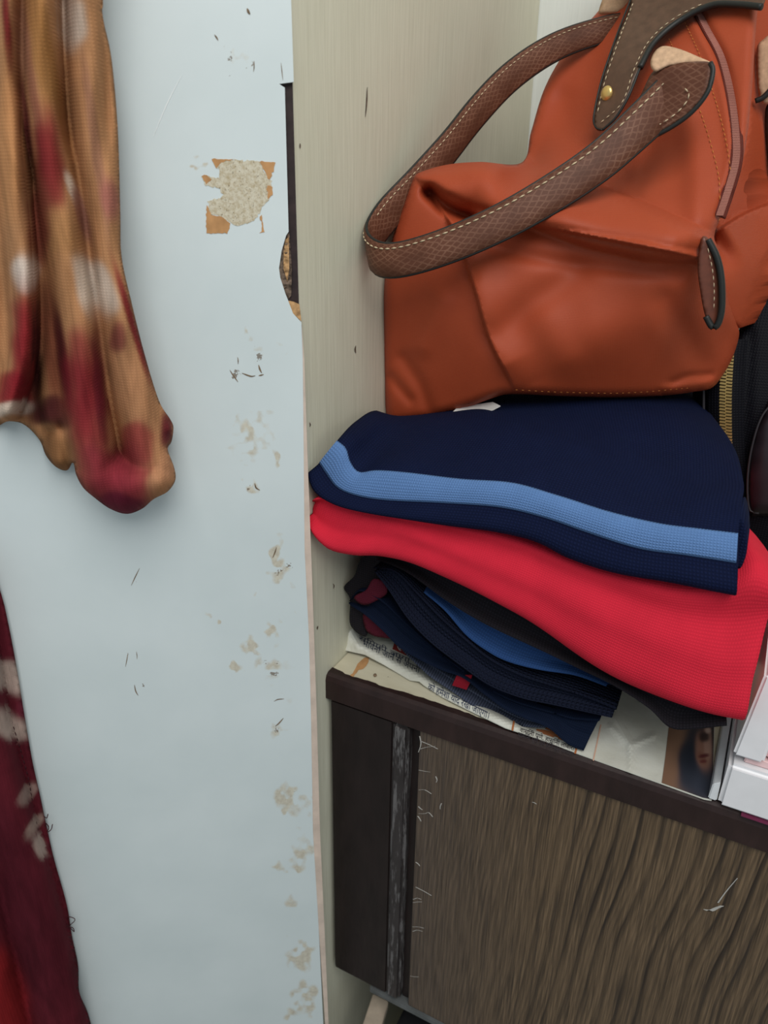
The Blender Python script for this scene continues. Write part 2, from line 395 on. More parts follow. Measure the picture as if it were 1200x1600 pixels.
def steps(defs):
    """overhanging fold lips: the cloth on one side of a line stands proud and falls back away from it"""
    dd = [(cr(L, 40), w, h, sd) for L, w, h, sd in defs]
    def f(px, py):
        P = np.c_[px, py]; o = np.zeros(len(P))
        for L, w, h, sd in dd:
            d, s_, t_ = dist_poly(P, L, param=True); e = np.clip(np.minimum(t_, 1-t_)/.12, 0, 1)
            o += np.where(s_*sd > 0, h*np.exp(-(d/w)**2)*e, 0)
        return o
    return f
def gauss(defs):
    dd = [(cr(L, 30), w, h) for L, w, h in defs]
    def f(px, py):
        P = np.c_[px, py]; s = np.zeros(len(P))
        for L, w, h in dd: s += h*np.exp(-(dist_poly(P, L)/w)**2)
        return s
    return f
NROW = 90
def prow(pts, plane=YP, n=NROW):
    q = cr(pts, n); return plane.at(q[:, 0], q[:, 1], q[:, 2])
def wrow(pts, n=NROW): return cr(pts, n)
def loft_grid(rows, sub=6):
    R = np.stack(rows); k, n, _ = R.shape; Q = np.concatenate([2*R[:1]-R[1:2], R, 2*R[-1:]-R[-2:-1]])
    out = []
    for i in range(k-1):
        a, b, c, d = Q[i:i+4]
        for t in np.linspace(0, 1, sub, endpoint=False): out.append(.5*((2*b)+(c-a)*t+(2*a-5*b+4*c-d)*t*t+(-a+3*b-3*c+d)*t**3))
    out.append(R[-1]); return np.stack(out)
def grid_uv(Gd):
    du = np.linalg.norm(np.diff(Gd, axis=1), axis=2).mean(0); u = np.r_[0, np.cumsum(du)]
    dv = np.linalg.norm(np.diff(Gd, axis=0), axis=2).mean(1); v = np.r_[0, np.cumsum(dv)]
    return np.stack(np.meshgrid(u, v), -1).reshape(-1, 2)
def noise3(X, scale, seed=0):
    r = np.random.default_rng(seed); s = np.zeros(len(X))
    for i in range(7):
        k = r.normal(0, 1, 3)/scale; s += np.sin(X@k+r.uniform(0, 6.28))
    return s/3.5
def grid_obj(name, Gd, mat, parent=None, closed=False, caps=False, wrinkle=0, wscale=.03, seed=0):
    k, n, _ = Gd.shape; V = Gd.reshape(-1, 3).copy(); uv = grid_uv(Gd)
    if wrinkle: V[:, 1] += wrinkle*noise3(V, wscale, seed); V[:, 2] += .6*wrinkle*noise3(V, wscale*1.3, seed+9)
    fs = []; kk = k if closed else k-1
    for i in range(kk):
        for j in range(n-1):
            i2 = (i+1) % k; fs.append((i*n+j, i*n+j+1, i2*n+j+1, i2*n+j))
    if caps: fs += [[i*n for i in range(k)], [i*n+n-1 for i in range(k)][::-1]]
    return mesh_obj(name, V, fs, mat, parent, uv)
def band(Gd, i0, i1, off, j0=0, j1=None):
    """strip of a loft surface lifted off by `off` on its outer side, with a turned-in border"""
    g = Gd[i0:i1+1, j0:j1]; du = np.gradient(g, axis=1); dv = np.gradient(g, axis=0)
    N = np.cross(du, dv); N /= np.linalg.norm(N, axis=2)[..., None]+1e-12
    if ((CAM-g)*N).sum() < 0: N = -N
    h = g+N*off; top = np.concatenate([g[:1]-N[:1]*.001, h, g[-1:]-N[-1:]*.001]); return top
def sweep(name, path, widthdir, prof, mat, parent=None, uvs=True, scale=None):
    """prof: closed list of (a along width, b along normal)"""
    P = np.asarray(path, float); T = np.gradient(P, axis=0); T /= np.linalg.norm(T, axis=1)[:, None]
    Wd = np.asarray(widthdir, float); Wd = np.broadcast_to(Wd, P.shape).copy(); Wd -= (Wd*T).sum(1)[:, None]*T; Wd /= np.linalg.norm(Wd, axis=1)[:, None]
    Nn = np.cross(T, Wd); pf = np.asarray(prof, float); n = len(pf)
    sc = np.ones(len(P)) if scale is None else np.asarray(scale)
    V = (P[:, None]+Wd[:, None]*(pf[:, 0][None, :, None]*sc[:, None, None])+Nn[:, None]*pf[:, 1][None, :, None]).reshape(-1, 3)
    fs = [(i*n+j, i*n+(j+1) % n, (i+1)*n+(j+1) % n, (i+1)*n+j) for i in range(len(P)-1) for j in range(n)]
    fs += [list(range(n)), [(len(P)-1)*n+j for j in range(n)][::-1]]
    s = np.r_[0, np.cumsum(np.linalg.norm(np.diff(P, axis=0), axis=1))]
    pl = np.r_[0, np.cumsum(np.linalg.norm(np.diff(pf, axis=0), axis=1))]
    uv = np.stack(np.meshgrid(pl, s), -1).reshape(-1, 2)[:, ::-1]
    return mesh_obj(name, V, fs, mat, parent, uv), (P, T, Wd, Nn)
def tube(name, path, r, mat, parent=None, seg=8):
    a = np.linspace(0, 2*math.pi, seg, endpoint=False)
    P = np.asarray(path, float); wd = A(.13, .27, 1) if abs((P[-1]-P[0])[2]) < .9*np.linalg.norm(P[-1]-P[0]) else A(1, .2, 0)
    return sweep(name, P, wd, np.c_[r*np.cos(a), r*np.sin(a)], mat, parent)[0]
def stitches(name, pts, out, parent, mat='thread', length=.0034, gap=.0016, r=.00045):
    """little thread bars along a 3D path, one joined part"""
    P = np.asarray(pts, float); s = np.r_[0, np.cumsum(np.linalg.norm(np.diff(P, axis=0), axis=1))]
    V = []; Fs = []; q = 0.
    O = np.broadcast_to(np.asarray(out, float), P.shape)
    def pos(x): return A(*[np.interp(x, s, P[:, k]) for k in range(3)]), A(*[np.interp(x, s, O[:, k]) for k in range(3)])
    while q+length < s[-1]:
        a, oa = pos(q); b, ob = pos(q+length); m = (a+b)/2; tdir = (b-a)/np.linalg.norm(b-a); o = (oa+ob)/2; o /= np.linalg.norm(o); sd = np.cross(tdir, o)
        base = len(V)
        for c, k in ((a, .35), (m, 1.), (b, .35)):
            V += [c+sd*r*k*1.2, c+o*r*k*1.5, c-sd*r*k*1.2, c-o*r*.5]
        for i in (0, 4): Fs += [[base+i+j, base+i+(j+1) % 4, base+i+4+(j+1) % 4, base+i+4+j] for j in range(4)]
        Fs += [[base+j for j in range(4)], [base+8+j for j in range(4)][::-1]]; q += length+gap
    o = mesh_obj(name, V, Fs, mat, parent); o['kind'] = 'stuff'; return o

# ------------------------------------------------------------------ setting
FRONT = -.031           # front edge of the wardrobe's side
def struct(o): o['kind'] = 'structure'; return o
struct(box('floor', (-1.6, -2.4, -.82), (2.0, .60, -.80), 'floor', bevel=0))
struct(box('wall_back', (-1.6, .50, -.80), (2.0, .58, 1.9), 'room', bevel=0))

wr = thing('wardrobe', 'old wardrobe, cream inside, with an open stained white door and dark brown shelf front', 'wardrobe'); wr.location = (0, 0, 0)
box('side_panel', (-.018, FRONT, -.80), (0, .461, 1.45), 'cream', wr)
box('side_panel', (1.0, FRONT, -.80), (1.018, .461, 1.45), 'cream', wr)
box('back_panel', (-.018, .461, -.80), (1.018, .475, 1.45), 'back', wr)
box('top_board', (.0002, FRONT, 1.43), (.9998, .4608, 1.45), 'cream', wr)
sh = box('shelf_board', (0.0004, .0005, -.020), (.9996, .4606, 0), 'shelf', wr)
box('bottom_board', (.0004, -.005, -.78), (.9996, .4606, -.76), 'lower', wr)
# dark front rail, its paint brushed unevenly onto the shelf top
def brushed_rail():
    xs = np.linspace(.0004, .9996, 260); r = np.random.default_rng(3)
    j = np.convolve(r.normal(0, 1, 300), np.ones(6)/6, 'same')[:260]*.0022
    edge = np.maximum(.0008, .012+j)+np.interp(xs, [0, .03, .1, .16, .25, 1], [-.004, -.007, -.006, -.005, -.008, -.009])
    prof = lambda e: [(e, -.0003), (e, .0006), (.0003, .0006), (-.003, -.0015), (-.0045, -.006), (-.0045, -.026), (-.002, -.0275), (.0004, -.0275)]
    n = 8; V = []; Fs = []
    for x, e in zip(xs, edge): V += [(x, y, z) for y, z in prof(e)]
    for i in range(len(xs)-1): Fs += [(i*n+k, i*n+(k+1) % n, (i+1)*n+(k+1) % n, (i+1)*n+k) for k in range(n)]
    Fs += [list(range(n)), [(len(xs)-1)*n+k for k in range(n)][::-1]]
    return mesh_obj('front_rail', V, Fs, 'rail', wr, smooth=False)
brushed_rail()
relief('bare_patch', [(545, 1058), (552, 1050), (560, 1036), (572, 1027), (578, 1030), (570, 1042), (560, 1048), (552, 1058)], lambda x, y: .0004+0*x, ZP, 'tan', sh, step=4, jag=.6)
relief('bare_patch', [(583, 1054), (587, 1052), (589, 1056), (585, 1058)], lambda x, y: .0004+0*x, ZP, 'scuff', sh, step=3)
# face under the rail: stile, scuffed bead, groove and veneered panel
def xpx(px, py, y=0.): return YP.at(px, py, y)
BOT = float(xpx(600, 1548, 0)[2])
xs1 = float(xpx(612, 1300)[0]); xs2 = float(xpx(636, 1300)[0]); xs3 = float(xpx(650, 1300)[0])
box('stile', (.0045, -.003, BOT+.002), (xs1, .016, -.0272), 'dark', wr, .0015)
b = box('bead', (xs1+.0003, -.0055, BOT+.004), (xs2, .015, -.0272), 'scuffed', wr, .003)
box('groove', (xs2+.0002, .004, BOT+.002), (xs3, .015, -.0272), 'dark', wr, 0)
ve = box('veneer_panel', (xs3+.0002, -.002, BOT), (.9996, .014, -.0272), 'veneer', wr, .001)
box('bottom_lip', (xs1-.02, -.004, BOT-.008), (.9996, .014, BOT-.0003), 'bottomlip', wr, .001)
# pale splinters along the veneer edge and top
V = []; Fs = []
def splinter(pts, w=.0005):
    P = prow([(x, y, -.0022) for x, y in pts], n=6)
    for i in range(5):
        k = len(V); a, b = P[i], P[i+1]; wv_ = A(w, 0, .4*w)*(1-.5*i/5)
        V.extend([a-wv_, a+wv_, b+wv_, b-wv_, a-wv_-A(0, .0004, 0), a+wv_-A(0, .0004, 0), b+wv_-A(0, .0004, 0), b-wv_-A(0, .0004, 0)])
        Fs.extend([[k+4, k+5, k+6, k+7], [k, k+4, k+7, k+3], [k+1, k+2, k+6, k+5], [k, k+1, k+5, k+4], [k+3, k+7, k+6, k+2]])
for q in ([(656, 1150), (658, 1162), (654, 1175)], [(658, 1158), (670, 1163), (684, 1170)], [(657, 1170), (668, 1167), (680, 1166)], [(655, 1203), (664, 1205), (672, 1206)],
          [(681, 1213), (683, 1218), (682, 1222)], [(655, 1234), (664, 1234), (674, 1240)], [(654, 1260), (657, 1263), (660, 1265)], [(690, 1255), (688, 1260), (688, 1264)],
          [(655, 1271), (664, 1271), (670, 1269), (676, 1276)], [(653, 1275), (656, 1279), (658, 1283)], [(650, 1347), (654, 1350), (656, 1353)], [(650, 1386), (662, 1392), (674, 1399)],
          [(646, 1405), (652, 1403), (658, 1405)], [(646, 1410), (652, 1409), (659, 1409)], [(645, 1448), (654, 1448), (662, 1450)], [(645, 1455), (652, 1453), (660, 1455)], [(642, 1525), (648, 1526), (654, 1526)],
          [(1077, 1283), (1090, 1288), (1103, 1290), (1120, 1291), (1140, 1302), (1165, 1311), (1200, 1319)], [(832, 1253), (835, 1254), (838, 1256)]): splinter(q)
for q in ([(1104, 1421), (1110, 1423), (1118, 1419), (1128, 1415)],): splinter(q, .0022); splinter([(1122, 1410), (1135, 1392), (1152, 1372)], .0005)
so = mesh_obj('splinters', V, Fs, 'splinter', wr, smooth=False); so['kind'] = 'stuff'

# ---- the open door
AD = math.radians(36)
ed = A(-math.cos(AD), -math.sin(AD), 0); nd = A(math.sin(AD), -math.cos(AD), 0)
HG = A(-.0012, FRONT-.007, 0)
DOOR = Plane(HG, nd)
def door_px(x, y): return DOOR.at(x, y, 0)
R_edge = [(453, -900), (453, 0), (459, 128), (436, 131), (445, 137), (448, 250), (451, 362), (447, 368), (440, 392), (436, 419), (438, 434), (446, 459), (450, 469), (458, 490), (471, 504), (473, 560), (474.5, 700), (476, 860), (483, 1000), (486, 1120), (489, 1300), (498, 1450), (508, 1600), (530, 2300)]
zt = 1.0; 
# stains
spots = [  # px, py, rx, ry, tan, dark
 (375, 95, 40, 32, .25, .75), (388, 18, 6, 6, .6, .9), (306, 258, 9, 8, .9, .8), (372, 585, 22, 14, .25, 1.1), (395, 555, 10, 24, .3, .9), (383, 520, 5, 8, .5, .8), (443, 548, 12, 18, .25, .5), (330, 525, 26, 12, .25, .25),
 (395, 680, 36, 42, .55, .1), (435, 718, 14, 16, .9, .2), (400, 755, 9, 13, .8, .9), (428, 870, 10, 26, .95, .6), (440, 890, 16, 34, .5, .75), (330, 970, 5, 10, .9, .1), (432, 985, 16, 14, .85, .1), (390, 1010, 12, 12, .85, .2), (368, 1046, 12, 12, 1., .2),
 (420, 1040, 26, 22, .45, .95), (432, 1090, 10, 5, .4, .8), (432, 1135, 14, 14, .9, .9), (398, 935, 6, 10, .5, .2), (370, 935, 4, 12, .2, .6), (450, 1250, 26, 24, .8, .5), (434, 1275, 6, 9, 1., .1), (470, 1330, 16, 22, 1., .3),
 (435, 1352, 14, 10, .5, .7), (455, 1355, 12, 10, .8, .5), (462, 1420, 14, 14, .6, .5), (470, 1490, 20, 26, 1., .4), (475, 1560, 18, 24, 1., .4), (455, 1585, 14, 12, .8, .5), (210, 905, 10, 18, .1, .5), (190, 1025, 18, 24, .1, .55), (215, 1080, 6, 8, .1, .9), (125, 955, 10, 18, .1, .5),
 (240, 1376, 3, 3, .2, 1.3), (156, 1046, 3, 3, .2, 1.3), (478, 1250, 8, 60, .35, .2), (455, 940, 4, 20, .4, .4), (445, 1070, 30, 90, .22, .25)]
def vnoise(px, py, sc, seed):
    g = np.random.default_rng(seed).random((256, 256)); x = px/sc+90; y = py/sc+60
    xi = np.floor(x).astype(int) % 255; yi = np.floor(y).astype(int) % 255; fx = x-np.floor(x); fy = y-np.floor(y); fx = fx*fx*(3-2*fx); fy = fy*fy*(3-2*fy)
    return (g[xi, yi]*(1-fx)+g[xi+1, yi]*fx)*(1-fy)+(g[xi, yi+1]*(1-fx)+g[xi+1, yi+1]*fx)*fy
def stain(px, py):
    o = np.zeros((len(px), 3)); br = np.clip(1.9*vnoise(px, py, 7, 5)-.25, 0, 1.4); br2 = np.clip(2.0*vnoise(px, py, 9, 8)-.35, 0, 1.4)
    px, py = px+26*(vnoise(px, py, 17, 1)-.5)+10*(vnoise(px, py, 8, 2)-.5), py+26*(vnoise(px, py, 17, 3)-.5)+10*(vnoise(px, py, 8, 4)-.5)
    for x, y, rx, ry, tn, dk in spots:
        g = np.exp(-(((px-x)/rx)**2+((py-y)/ry)**2)*.9); o[:, 0] = np.maximum(o[:, 0], 1.35*tn*g); o[:, 1] = np.maximum(o[:, 1], dk*g*1.15)
    o[:, 0] *= br; o[:, 1] *= br2
    return np.clip(o, 0, 1.3)
hw = .50   # door width
door_far = HG+ed*hw
def dpx(z, s): return project(HG+ed*s+A(0, 0, z))
core_v = []
s_in = min(np.linspace(-.02, .01, 400), key=lambda q: abs(project(HG+ed*q-nd*.0035+A(0, 0, .3))[0]-project(A(0, FRONT, .3))[0]-.8))
for s in (s_in, hw):
    for k in (.0035, .0185):
        for z in (-.74, 1.0): core_v.append(HG+ed*s-nd*k+A(0, 0, z))
door = mesh_obj('door', core_v, [(0, 1, 3, 2), (4, 6, 7, 5), (0, 4, 5, 1), (2, 3, 7, 6), (0, 2, 6, 4), (1, 5, 7, 3)], 'core', wr, smooth=False)
ol = R_edge[1:-1]; topx = dpx(1.0, .0012); botx = dpx(-.74, .0012)
def right_at(py): return np.interp(py, [p[1] for p in ol], [p[0] for p in ol])
# laminate skin in three heights: fine middle (what one looks at), plain above and below
mid = [(x, y) for x, y in ol]
mid[0] = (453, -60); 
def z_at(px, py): return float(door_px(px, py)[2]), float((door_px(px, py)-HG)@ed)
ztop, stop = z_at(453, -60); zbot, sbot = z_at(508, 1660); zl, sl = z_at(-110, 800)
mid = [(x, y) for x, y in mid if y < 1590]+[(508, 1660), tuple(map(float, dpx(zbot, sl))), tuple(map(float, dpx(ztop, sl)))]
relief('laminate', mid, lambda x, y: np.zeros(len(x)), DOOR, 'laminate', door, step=4.4, smooth_outline=False, back=-nd, thick=.0034, cols={'stain': stain})
def slab_px(name, quad, mat, o=0., th=.003):
    return relief(name, quad, lambda x, y: np.full(len(x), o), DOOR, mat, door, step=60, smooth_outline=False, back=-nd, thick=th)
P_ = lambda z, s: dpx(z, s)
for nm, z0, z1, s0 in (('laminate', ztop, 1.0, stop), ('laminate', -.74, zbot-.0, sbot)):
    v = [HG+ed*s+A(0, 0, z)-nd*k for k in (0, .0034) for s in (s0, sl) for z in (z0, z1)]
    mesh_obj(nm, v, [(0, 1, 3, 2), (4, 6, 7, 5), (0, 4, 5, 1), (2, 3, 7, 6), (0, 2, 6, 4), (1, 5, 7, 3)], 'laminate', door, smooth=False, cols={'stain': np.zeros((8, 3))})
v = [HG+ed*s+A(0, 0, z)-nd*k for k in (0, .0034) for s in (sl, hw) for z in (-.74, 1.0)]
mesh_obj('laminate', v, [(0, 1, 3, 2), (4, 6, 7, 5), (0, 4, 5, 1), (2, 3, 7, 6), (0, 2, 6, 4), (1, 5, 7, 3)], 'laminate', door, smooth=False, cols={'stain': np.zeros((8, 3))})
# edge band that survives below the chip
eb = [(471.5, 506), (473, 560), (474.5, 700), (476, 860), (483, 1000), (486, 1120), (489, 1300), (498, 1450), (508, 1600), (509, 1640), (515.5, 1640), (513, 1590), (507, 1450), (500, 1300), (495, 1120), (491, 1000), (486, 860), (480, 700), (475.5, 560)]
relief('edge_band', eb, lambda x, y: np.full(len(x), -.0004), DOOR, 'band', door, step=12, smooth_outline=False, back=-nd, thick=.003)
relief('chipped_edge', [(447, 368), (452, 364), (456, 420), (455, 462), (450, 468), (446, 459), (438, 434), (436, 419), (440, 392)], lambda x, y: -.0022+.0008*np.sin(x*1.3)*np.sin(y*.4), DOOR, 'chipdark', door, step=4, smooth_outline=False, back=-nd, thick=.0012)
relief('chipped_edge', [(446, 375), (451, 370), (452, 420), (449, 440), (443, 420), (443, 395)], lambda x, y: -.0016+.0006*np.sin(x*1.1)*np.sin(y*.5), DOOR, 'chip', door, step=4, smooth_outline=False, back=-nd, thick=.0012)
relief('chipped_edge', [(450, 470), (459, 472), (468, 476), (471, 502), (458, 490)], lambda x, y: np.full(len(x), -.0016), DOOR, 'chip', door, step=4, smooth_outline=False, back=-nd, thick=.0018)
def scuffs(name, items, plane, mat, parent, o_=.0003):
    V = []; Fs = []
    for pts, w in items:
        q = cr(pts, 9); tg = np.gradient(q, axis=0); nn = np.c_[-tg[:, 1], tg[:, 0]]/np.linalg.norm(tg, axis=1)[:, None]; ww = .8*w*np.sin(np.linspace(.25, math.pi-.25, 9))[:, None]
        a = q+nn*ww; b = q-nn*ww; k = len(V); V += list(plane.at(a[:, 0], a[:, 1], np.full(9, o_)))+list(plane.at(b[:, 0], b[:, 1], np.full(9, o_)))
        Fs += [[k+i, k+i+1, k+10+i, k+9+i] for i in range(8)]
    so_ = mesh_obj(name, V, Fs, mat, parent); so_['kind'] = 'stuff'; return so_
scuffs('scuff_marks', [([(378, 583), (392, 588), (399, 587)], 1.4), ([(404, 587), (409, 586), (412, 585)], 1.3), ([(371, 558), (372, 562), (372, 569)], .9), ([(359, 578), (364, 586), (372, 597)], 1.2), ([(404, 570), (406, 577), (409, 583)], 1.6), ([(386, 13), (389, 20), (391, 22)], 2.5), ([(335, 54), (338, 58), (341, 63)], 1.4), ([(397, 95), (397, 105), (396, 112)], .9), ([(439, 98), (440, 106), (442, 125)], .7), ([(205, 915), (212, 900), (218, 888)], .8), ([(200, 1020), (198, 1032), (196, 1042)], .7), ([(213, 1018), (214, 1024), (214, 1030)], .6), ([(210, 1070), (212, 1080), (216, 1087)], 1.), ([(444, 1092), (434, 1093), (428, 1096)], .9), ([(443, 1122), (436, 1130), (430, 1135)], 1.2), ([(398, 755), (400, 762), (406, 766)], 1.4), ([(426, 872), (430, 862), (432, 855)], 1.2)], DOOR, 'scuff', door)
scuffs('scratches', [([(285, 116), (262, 160), (240, 213)], .8)], DOOR, 'scratch', door)
scuffs('scuff_marks', [([(574, 136), (573, 160), (571, 183)], 1.3), ([(469, 224), (469, 228), (469, 232)], 1.3), ([(556, 540), (555, 546), (556, 552)], 1.6), ([(484, 660), (485, 664), (484, 667)], 1.0), ([(497, 978), (496, 981), (496, 984)], 1.3), ([(520, 912), (522, 915), (521, 920)], 1.)], XP, 'chipdark', wr, .0004)
# torn sticker
c1 = lambda L: [(280+x/3.75, y/3.75) for x, y in L]
relief('torn_sticker', c1([(190, 935), (330, 938), (470, 945), (500, 1010), (540, 1060), (545, 1130), (515, 1185), (490, 1210), (470, 1250), (440, 1290), (400, 1310), (340, 1325), (290, 1300), (250, 1270), (180, 1255), (165, 1180), (230, 1160), (265, 1140), (215, 1100), (150, 1080), (130, 1035), (165, 1030), (240, 1050), (235, 1000), (205, 965)]), lambda x, y: np.full(len(x), .0002), DOOR, 'residue', door, step=3, smooth_outline=False, back=-nd, thick=.0003, jag=1.0)
for q in ([(470, 945), (565, 950), (545, 1030), (525, 1055), (500, 1000)], [(160, 1200), (190, 1260), (250, 1270), (300, 1310), (280, 1368), (158, 1368)], [(515, 1085), (545, 1095), (548, 1140), (520, 1168)], [(190, 930), (320, 934), (240, 955), (215, 985)], [(470, 1270), (482, 1262), (500, 1360), (470, 1366), (490, 1340)], [(130, 1030), (160, 1025), (190, 1050), (160, 1080)]):
    relief('torn_sticker', c1(q), lambda x, y: np.full(len(x), .0003), DOOR, 'tan', door, step=3.5, smooth_outline=False, back=-nd, thick=.0004, jag=.7)
# hook out of sight that carries the scarf
hk = HG+ed*.28+A(0, 0, .80)
tube('hook', cr([hk, hk+nd*.03, hk+nd*.05+A(0, 0, -.02), hk+nd*.07, hk+nd*.072+A(0, 0, .03)], 20), .004, 'gold', door)

# ------------------------------------------------------------------ garments in the stack, bottom to top
def ys(pts, yy):
    n = len(pts); xs = np.linspace(0, 1, len(yy)); return [(p[0], p[1], float(np.interp(i/(n-1), xs, yy))) for i, p in enumerate(pts)]
def mid_rows(lo, hi, bulge, k=3):
    lo = cr(lo, NROW); hi = cr(hi, NROW); out = []
    for i in range(1, k+1):
        t_ = i/(k+1); q = lo*(1-t_)+hi*t_; q = q.copy(); q[:, 2] -= bulge*math.sin(math.pi*t_); out.append(YP.at(q[:, 0], q[:, 1], q[:, 2]))
    return YP.at(lo[:, 0], lo[:, 1], lo[:, 2]), out, YP.at(hi[:, 0], hi[:, 1], hi[:, 2])
def backrow(front, y, z, x0=None, x1=None, f=1.):
    q = front.copy(); 
    q[:, 1] = front[:, 1]*(1-f)+y*f; q[:, 2] = front[:, 2]*(1-f)+np.asarray(z)*f
    xb = np.interp(np.linspace(0, 1, len(q)), [0, 1], [x0, x1]); q[:, 0] = front[:, 0]*(1-f)+xb*f; return q
def slab(name, lo, hi, bulge, mat, label, cat, zb, zt, xb=(.012, .24), yb=.34, wr_=.0012, seed=0, k=3, cm=.5):
    L, mids, H = mid_rows(lo, hi, bulge, k)
    rows = [backrow(L, yb, zb, *xb), backrow(L, yb, zb, *xb, f=cm), L]+mids+[H, backrow(H, yb, zt, *xb, f=cm), backrow(H, yb, zt, *xb)]
    Gd = loft_grid(rows, 5)
    Gd[..., 0] = np.maximum(Gd[..., 0], .0015); Gd[..., 2] = np.maximum(Gd[..., 2], .004)
    o = grid_obj(name, Gd, mat, None, closed=True, caps=True, wrinkle=wr_, seed=seed); me = o.data
    for v in me.vertices:
        if v.co.x < .001: v.co.x = .001
        if v.co.z < .0035: v.co.z = .0035
    tag(o, label, cat, 'folded clothes in the stack') if label else None
    return o, Gd
c4 = lambda L: [(470+x/2.449, 840+y/2.45) for x, y in L]

# lowest: dark polo whose collar, tag and ribbed hem peep out
grey_lo = ys(([(634, 1008), (646, 1020), (660, 1033), (679, 1050), (713, 1072), (747, 1095), (775, 1111), (803, 1121), (835, 1125), (862, 1126)]), [.035, .030, .022, .02, .018])
grey_hi = ys(([(634, 1002), (655, 1014), (680, 1030), (720, 1055), (760, 1078), (810, 1105), (840, 1115), (870, 1120)]), [.035, .032, .026, .02, .02])
shirt, _ = slab('folded_shirt', grey_lo, grey_hi, .001, 'rib', 'slate grey ribbed hem of folded shirt lying on the newspaper', 'shirt', .005, .014, seed=2, wr_=.0005)
p_lo = ys(c4([(206, 236), (222, 252), (270, 286), (335, 345), (395, 405), (465, 446), (560, 488), (640, 515), (720, 575), (800, 632), (880, 668), (960, 700), (1030, 760), (1092, 792)]), [.036, .03, .022, .016, .012, .014])
p_hi = ys(c4([(206, 226), (250, 180), (330, 215), (420, 300), (520, 390), (620, 470), (720, 540), (820, 590), (920, 620), (1000, 640), (1060, 655), (1160, 660)]), [.036, .03, .026, .024, .022, .024])
polo, pg = slab('folded_polo', p_lo, p_hi, .004, 'polo', 'dark navy polo with maroon collar and small red tag, low in the stack', 'polo', .014, .042, seed=3, wr_=.0006)
def patch(name, pts, y, mat, parent, th=.0012, ew=5):
    f = (lambda a, b: np.full(len(a), y)) if isinstance(y, float) else tps([(p[0], p[1], q) for p, q in zip(pts, y)])
    return relief(name, pts, f, YP, mat, parent, step=3.5, edge_w=ew, edge_d=.0006, back=A(0, 1, 0), thick=th)
patch('collar', c4([(205, 225), (250, 200), (275, 160), (310, 165), (330, 195), (322, 222), (250, 258), (215, 245)]), .019, 'maroon', polo, .004)
patch('collar', c4([(240, 290), (285, 312), (330, 350), (368, 388), (330, 385), (275, 375), (245, 345)]), .0245, 'maroon', polo, .004)
relief('red_tag', c4([(596, 528), (655, 527), (648, 555), (634, 583), (579, 566)]), lambda x, y: np.full(len(x), .0095), YP, 'tag', polo, step=3, smooth_outline=False, back=A(0, 1, 0), thick=.001)
# black left flank of the polo, tucked against the side
flank = patch('shoulder', c4([(165, 190), (205, 145), (235, 75), (300, 70), (330, 140), (300, 210), (240, 300), (250, 380), (190, 335), (188, 235)]), .027, 'charcoal', polo, .03, 12)
# waffle jersey
k_lo = ys(c4([(300, 118), (360, 200), (430, 300), (520, 390), (640, 480), (740, 545), (860, 590), (980, 615), (1100, 640), (1200, 660)]), [.018, .012, .010, .012, .016])
k_hi = ys(c4([(295, 100), (380, 110), (470, 190), (560, 280), (640, 350), (740, 430), (860, 490), (980, 530), (1100, 570), (1220, 620)]), [.022, .018, .016, .018, .022])
jer, _ = slab('folded_jersey', k_lo, k_hi, .006, 'midnight', 'midnight blue waffle knit jersey folded above the dark polo', 'jersey', .042, .072, seed=4, wr_=.0007)
# blue sweater showing as a lens
b_lo = ys(c4([(480, 190), (560, 260), (640, 350), (720, 410), (800, 450), (920, 480), (1060, 500), (1180, 540)]), [.022, .014, .014, .022])
b_hi = ys(c4([(500, 170), (620, 210), (740, 280), (840, 330), (940, 390), (1060, 450), (1150, 500), (1200, 530)]), [.026, .022, .022, .026])
blu, _ = slab('folded_sweater', b_lo, b_hi, .003, 'blue', 'medium blue sweater, only a thin lens showing between the dark layers', 'sweater', .072, .086, seed=5, wr_=.0005)
# charcoal jumper under the red one
ch_lo = ys([(596, 868), (640, 888), (700, 930), (760, 965), (840, 1002), (900, 1030), (960, 1058), (1010, 1090), (1045, 1122), (1085, 1122), (1130, 1117)], [.02, .010, .006, .006, .004])
ch_hi = ys([(596, 862), (660, 872), (740, 905), (830, 955), (910, 1010), (980, 1050), (1040, 1075), (1100, 1092), (1135, 1095), (1150, 1098)], [.02, .012, .010, .01, .01])
cha, _ = slab('folded_jumper', ch_lo, ch_hi, .002, 'charcoal', 'thin charcoal black jumper folded directly beneath the red one', 'jumper', .086, .108, seed=6, wr_=.0006)
# red
r_lo = ys([(487, 806), (500, 836), (522, 857), (560, 866), (600, 868), (660, 882), (740, 918), (820, 962), (900, 1018), (960, 1052), (1030, 1083), (1100, 1107), (1155, 1119)], [-.020, -.014, -.004, -.002, 0, -.002])
r_m1 = ys([(486, 800), (500, 815), (530, 828), (580, 836), (640, 846), (720, 876), (820, 922), (900, 965), (980, 1000), (1060, 1030), (1120, 1050), (1178, 1055)], [-.022, -.020, -.018, -.018, -.016, -.008])
r_m2 = ys([(490, 786), (510, 785), (560, 800), (640, 818), (740, 845), (840, 880), (920, 915), (1000, 945), (1080, 965), (1140, 972), (1200, 965)], [-.022, -.018, -.012, -.012, -.008, .004])
r_hi = ys([(500, 772), (520, 768), (580, 780), (680, 800), (780, 818), (880, 850), (960, 875), (1060, 895), (1140, 890), (1180, 875), (1222, 900)], [-.018, -.010, .004, .006, .006, .012])
rows = [prow(q) for q in (r_lo, r_m1, r_m2, r_hi)]
rows = [backrow(rows[0], .33, .108, .012, .24), backrow(rows[0], .33, .108, .012, .24, f=.4)]+rows+[backrow(rows[-1], .33, .165, .012, .24, f=.4), backrow(rows[-1], .33, .165, .012, .24)]
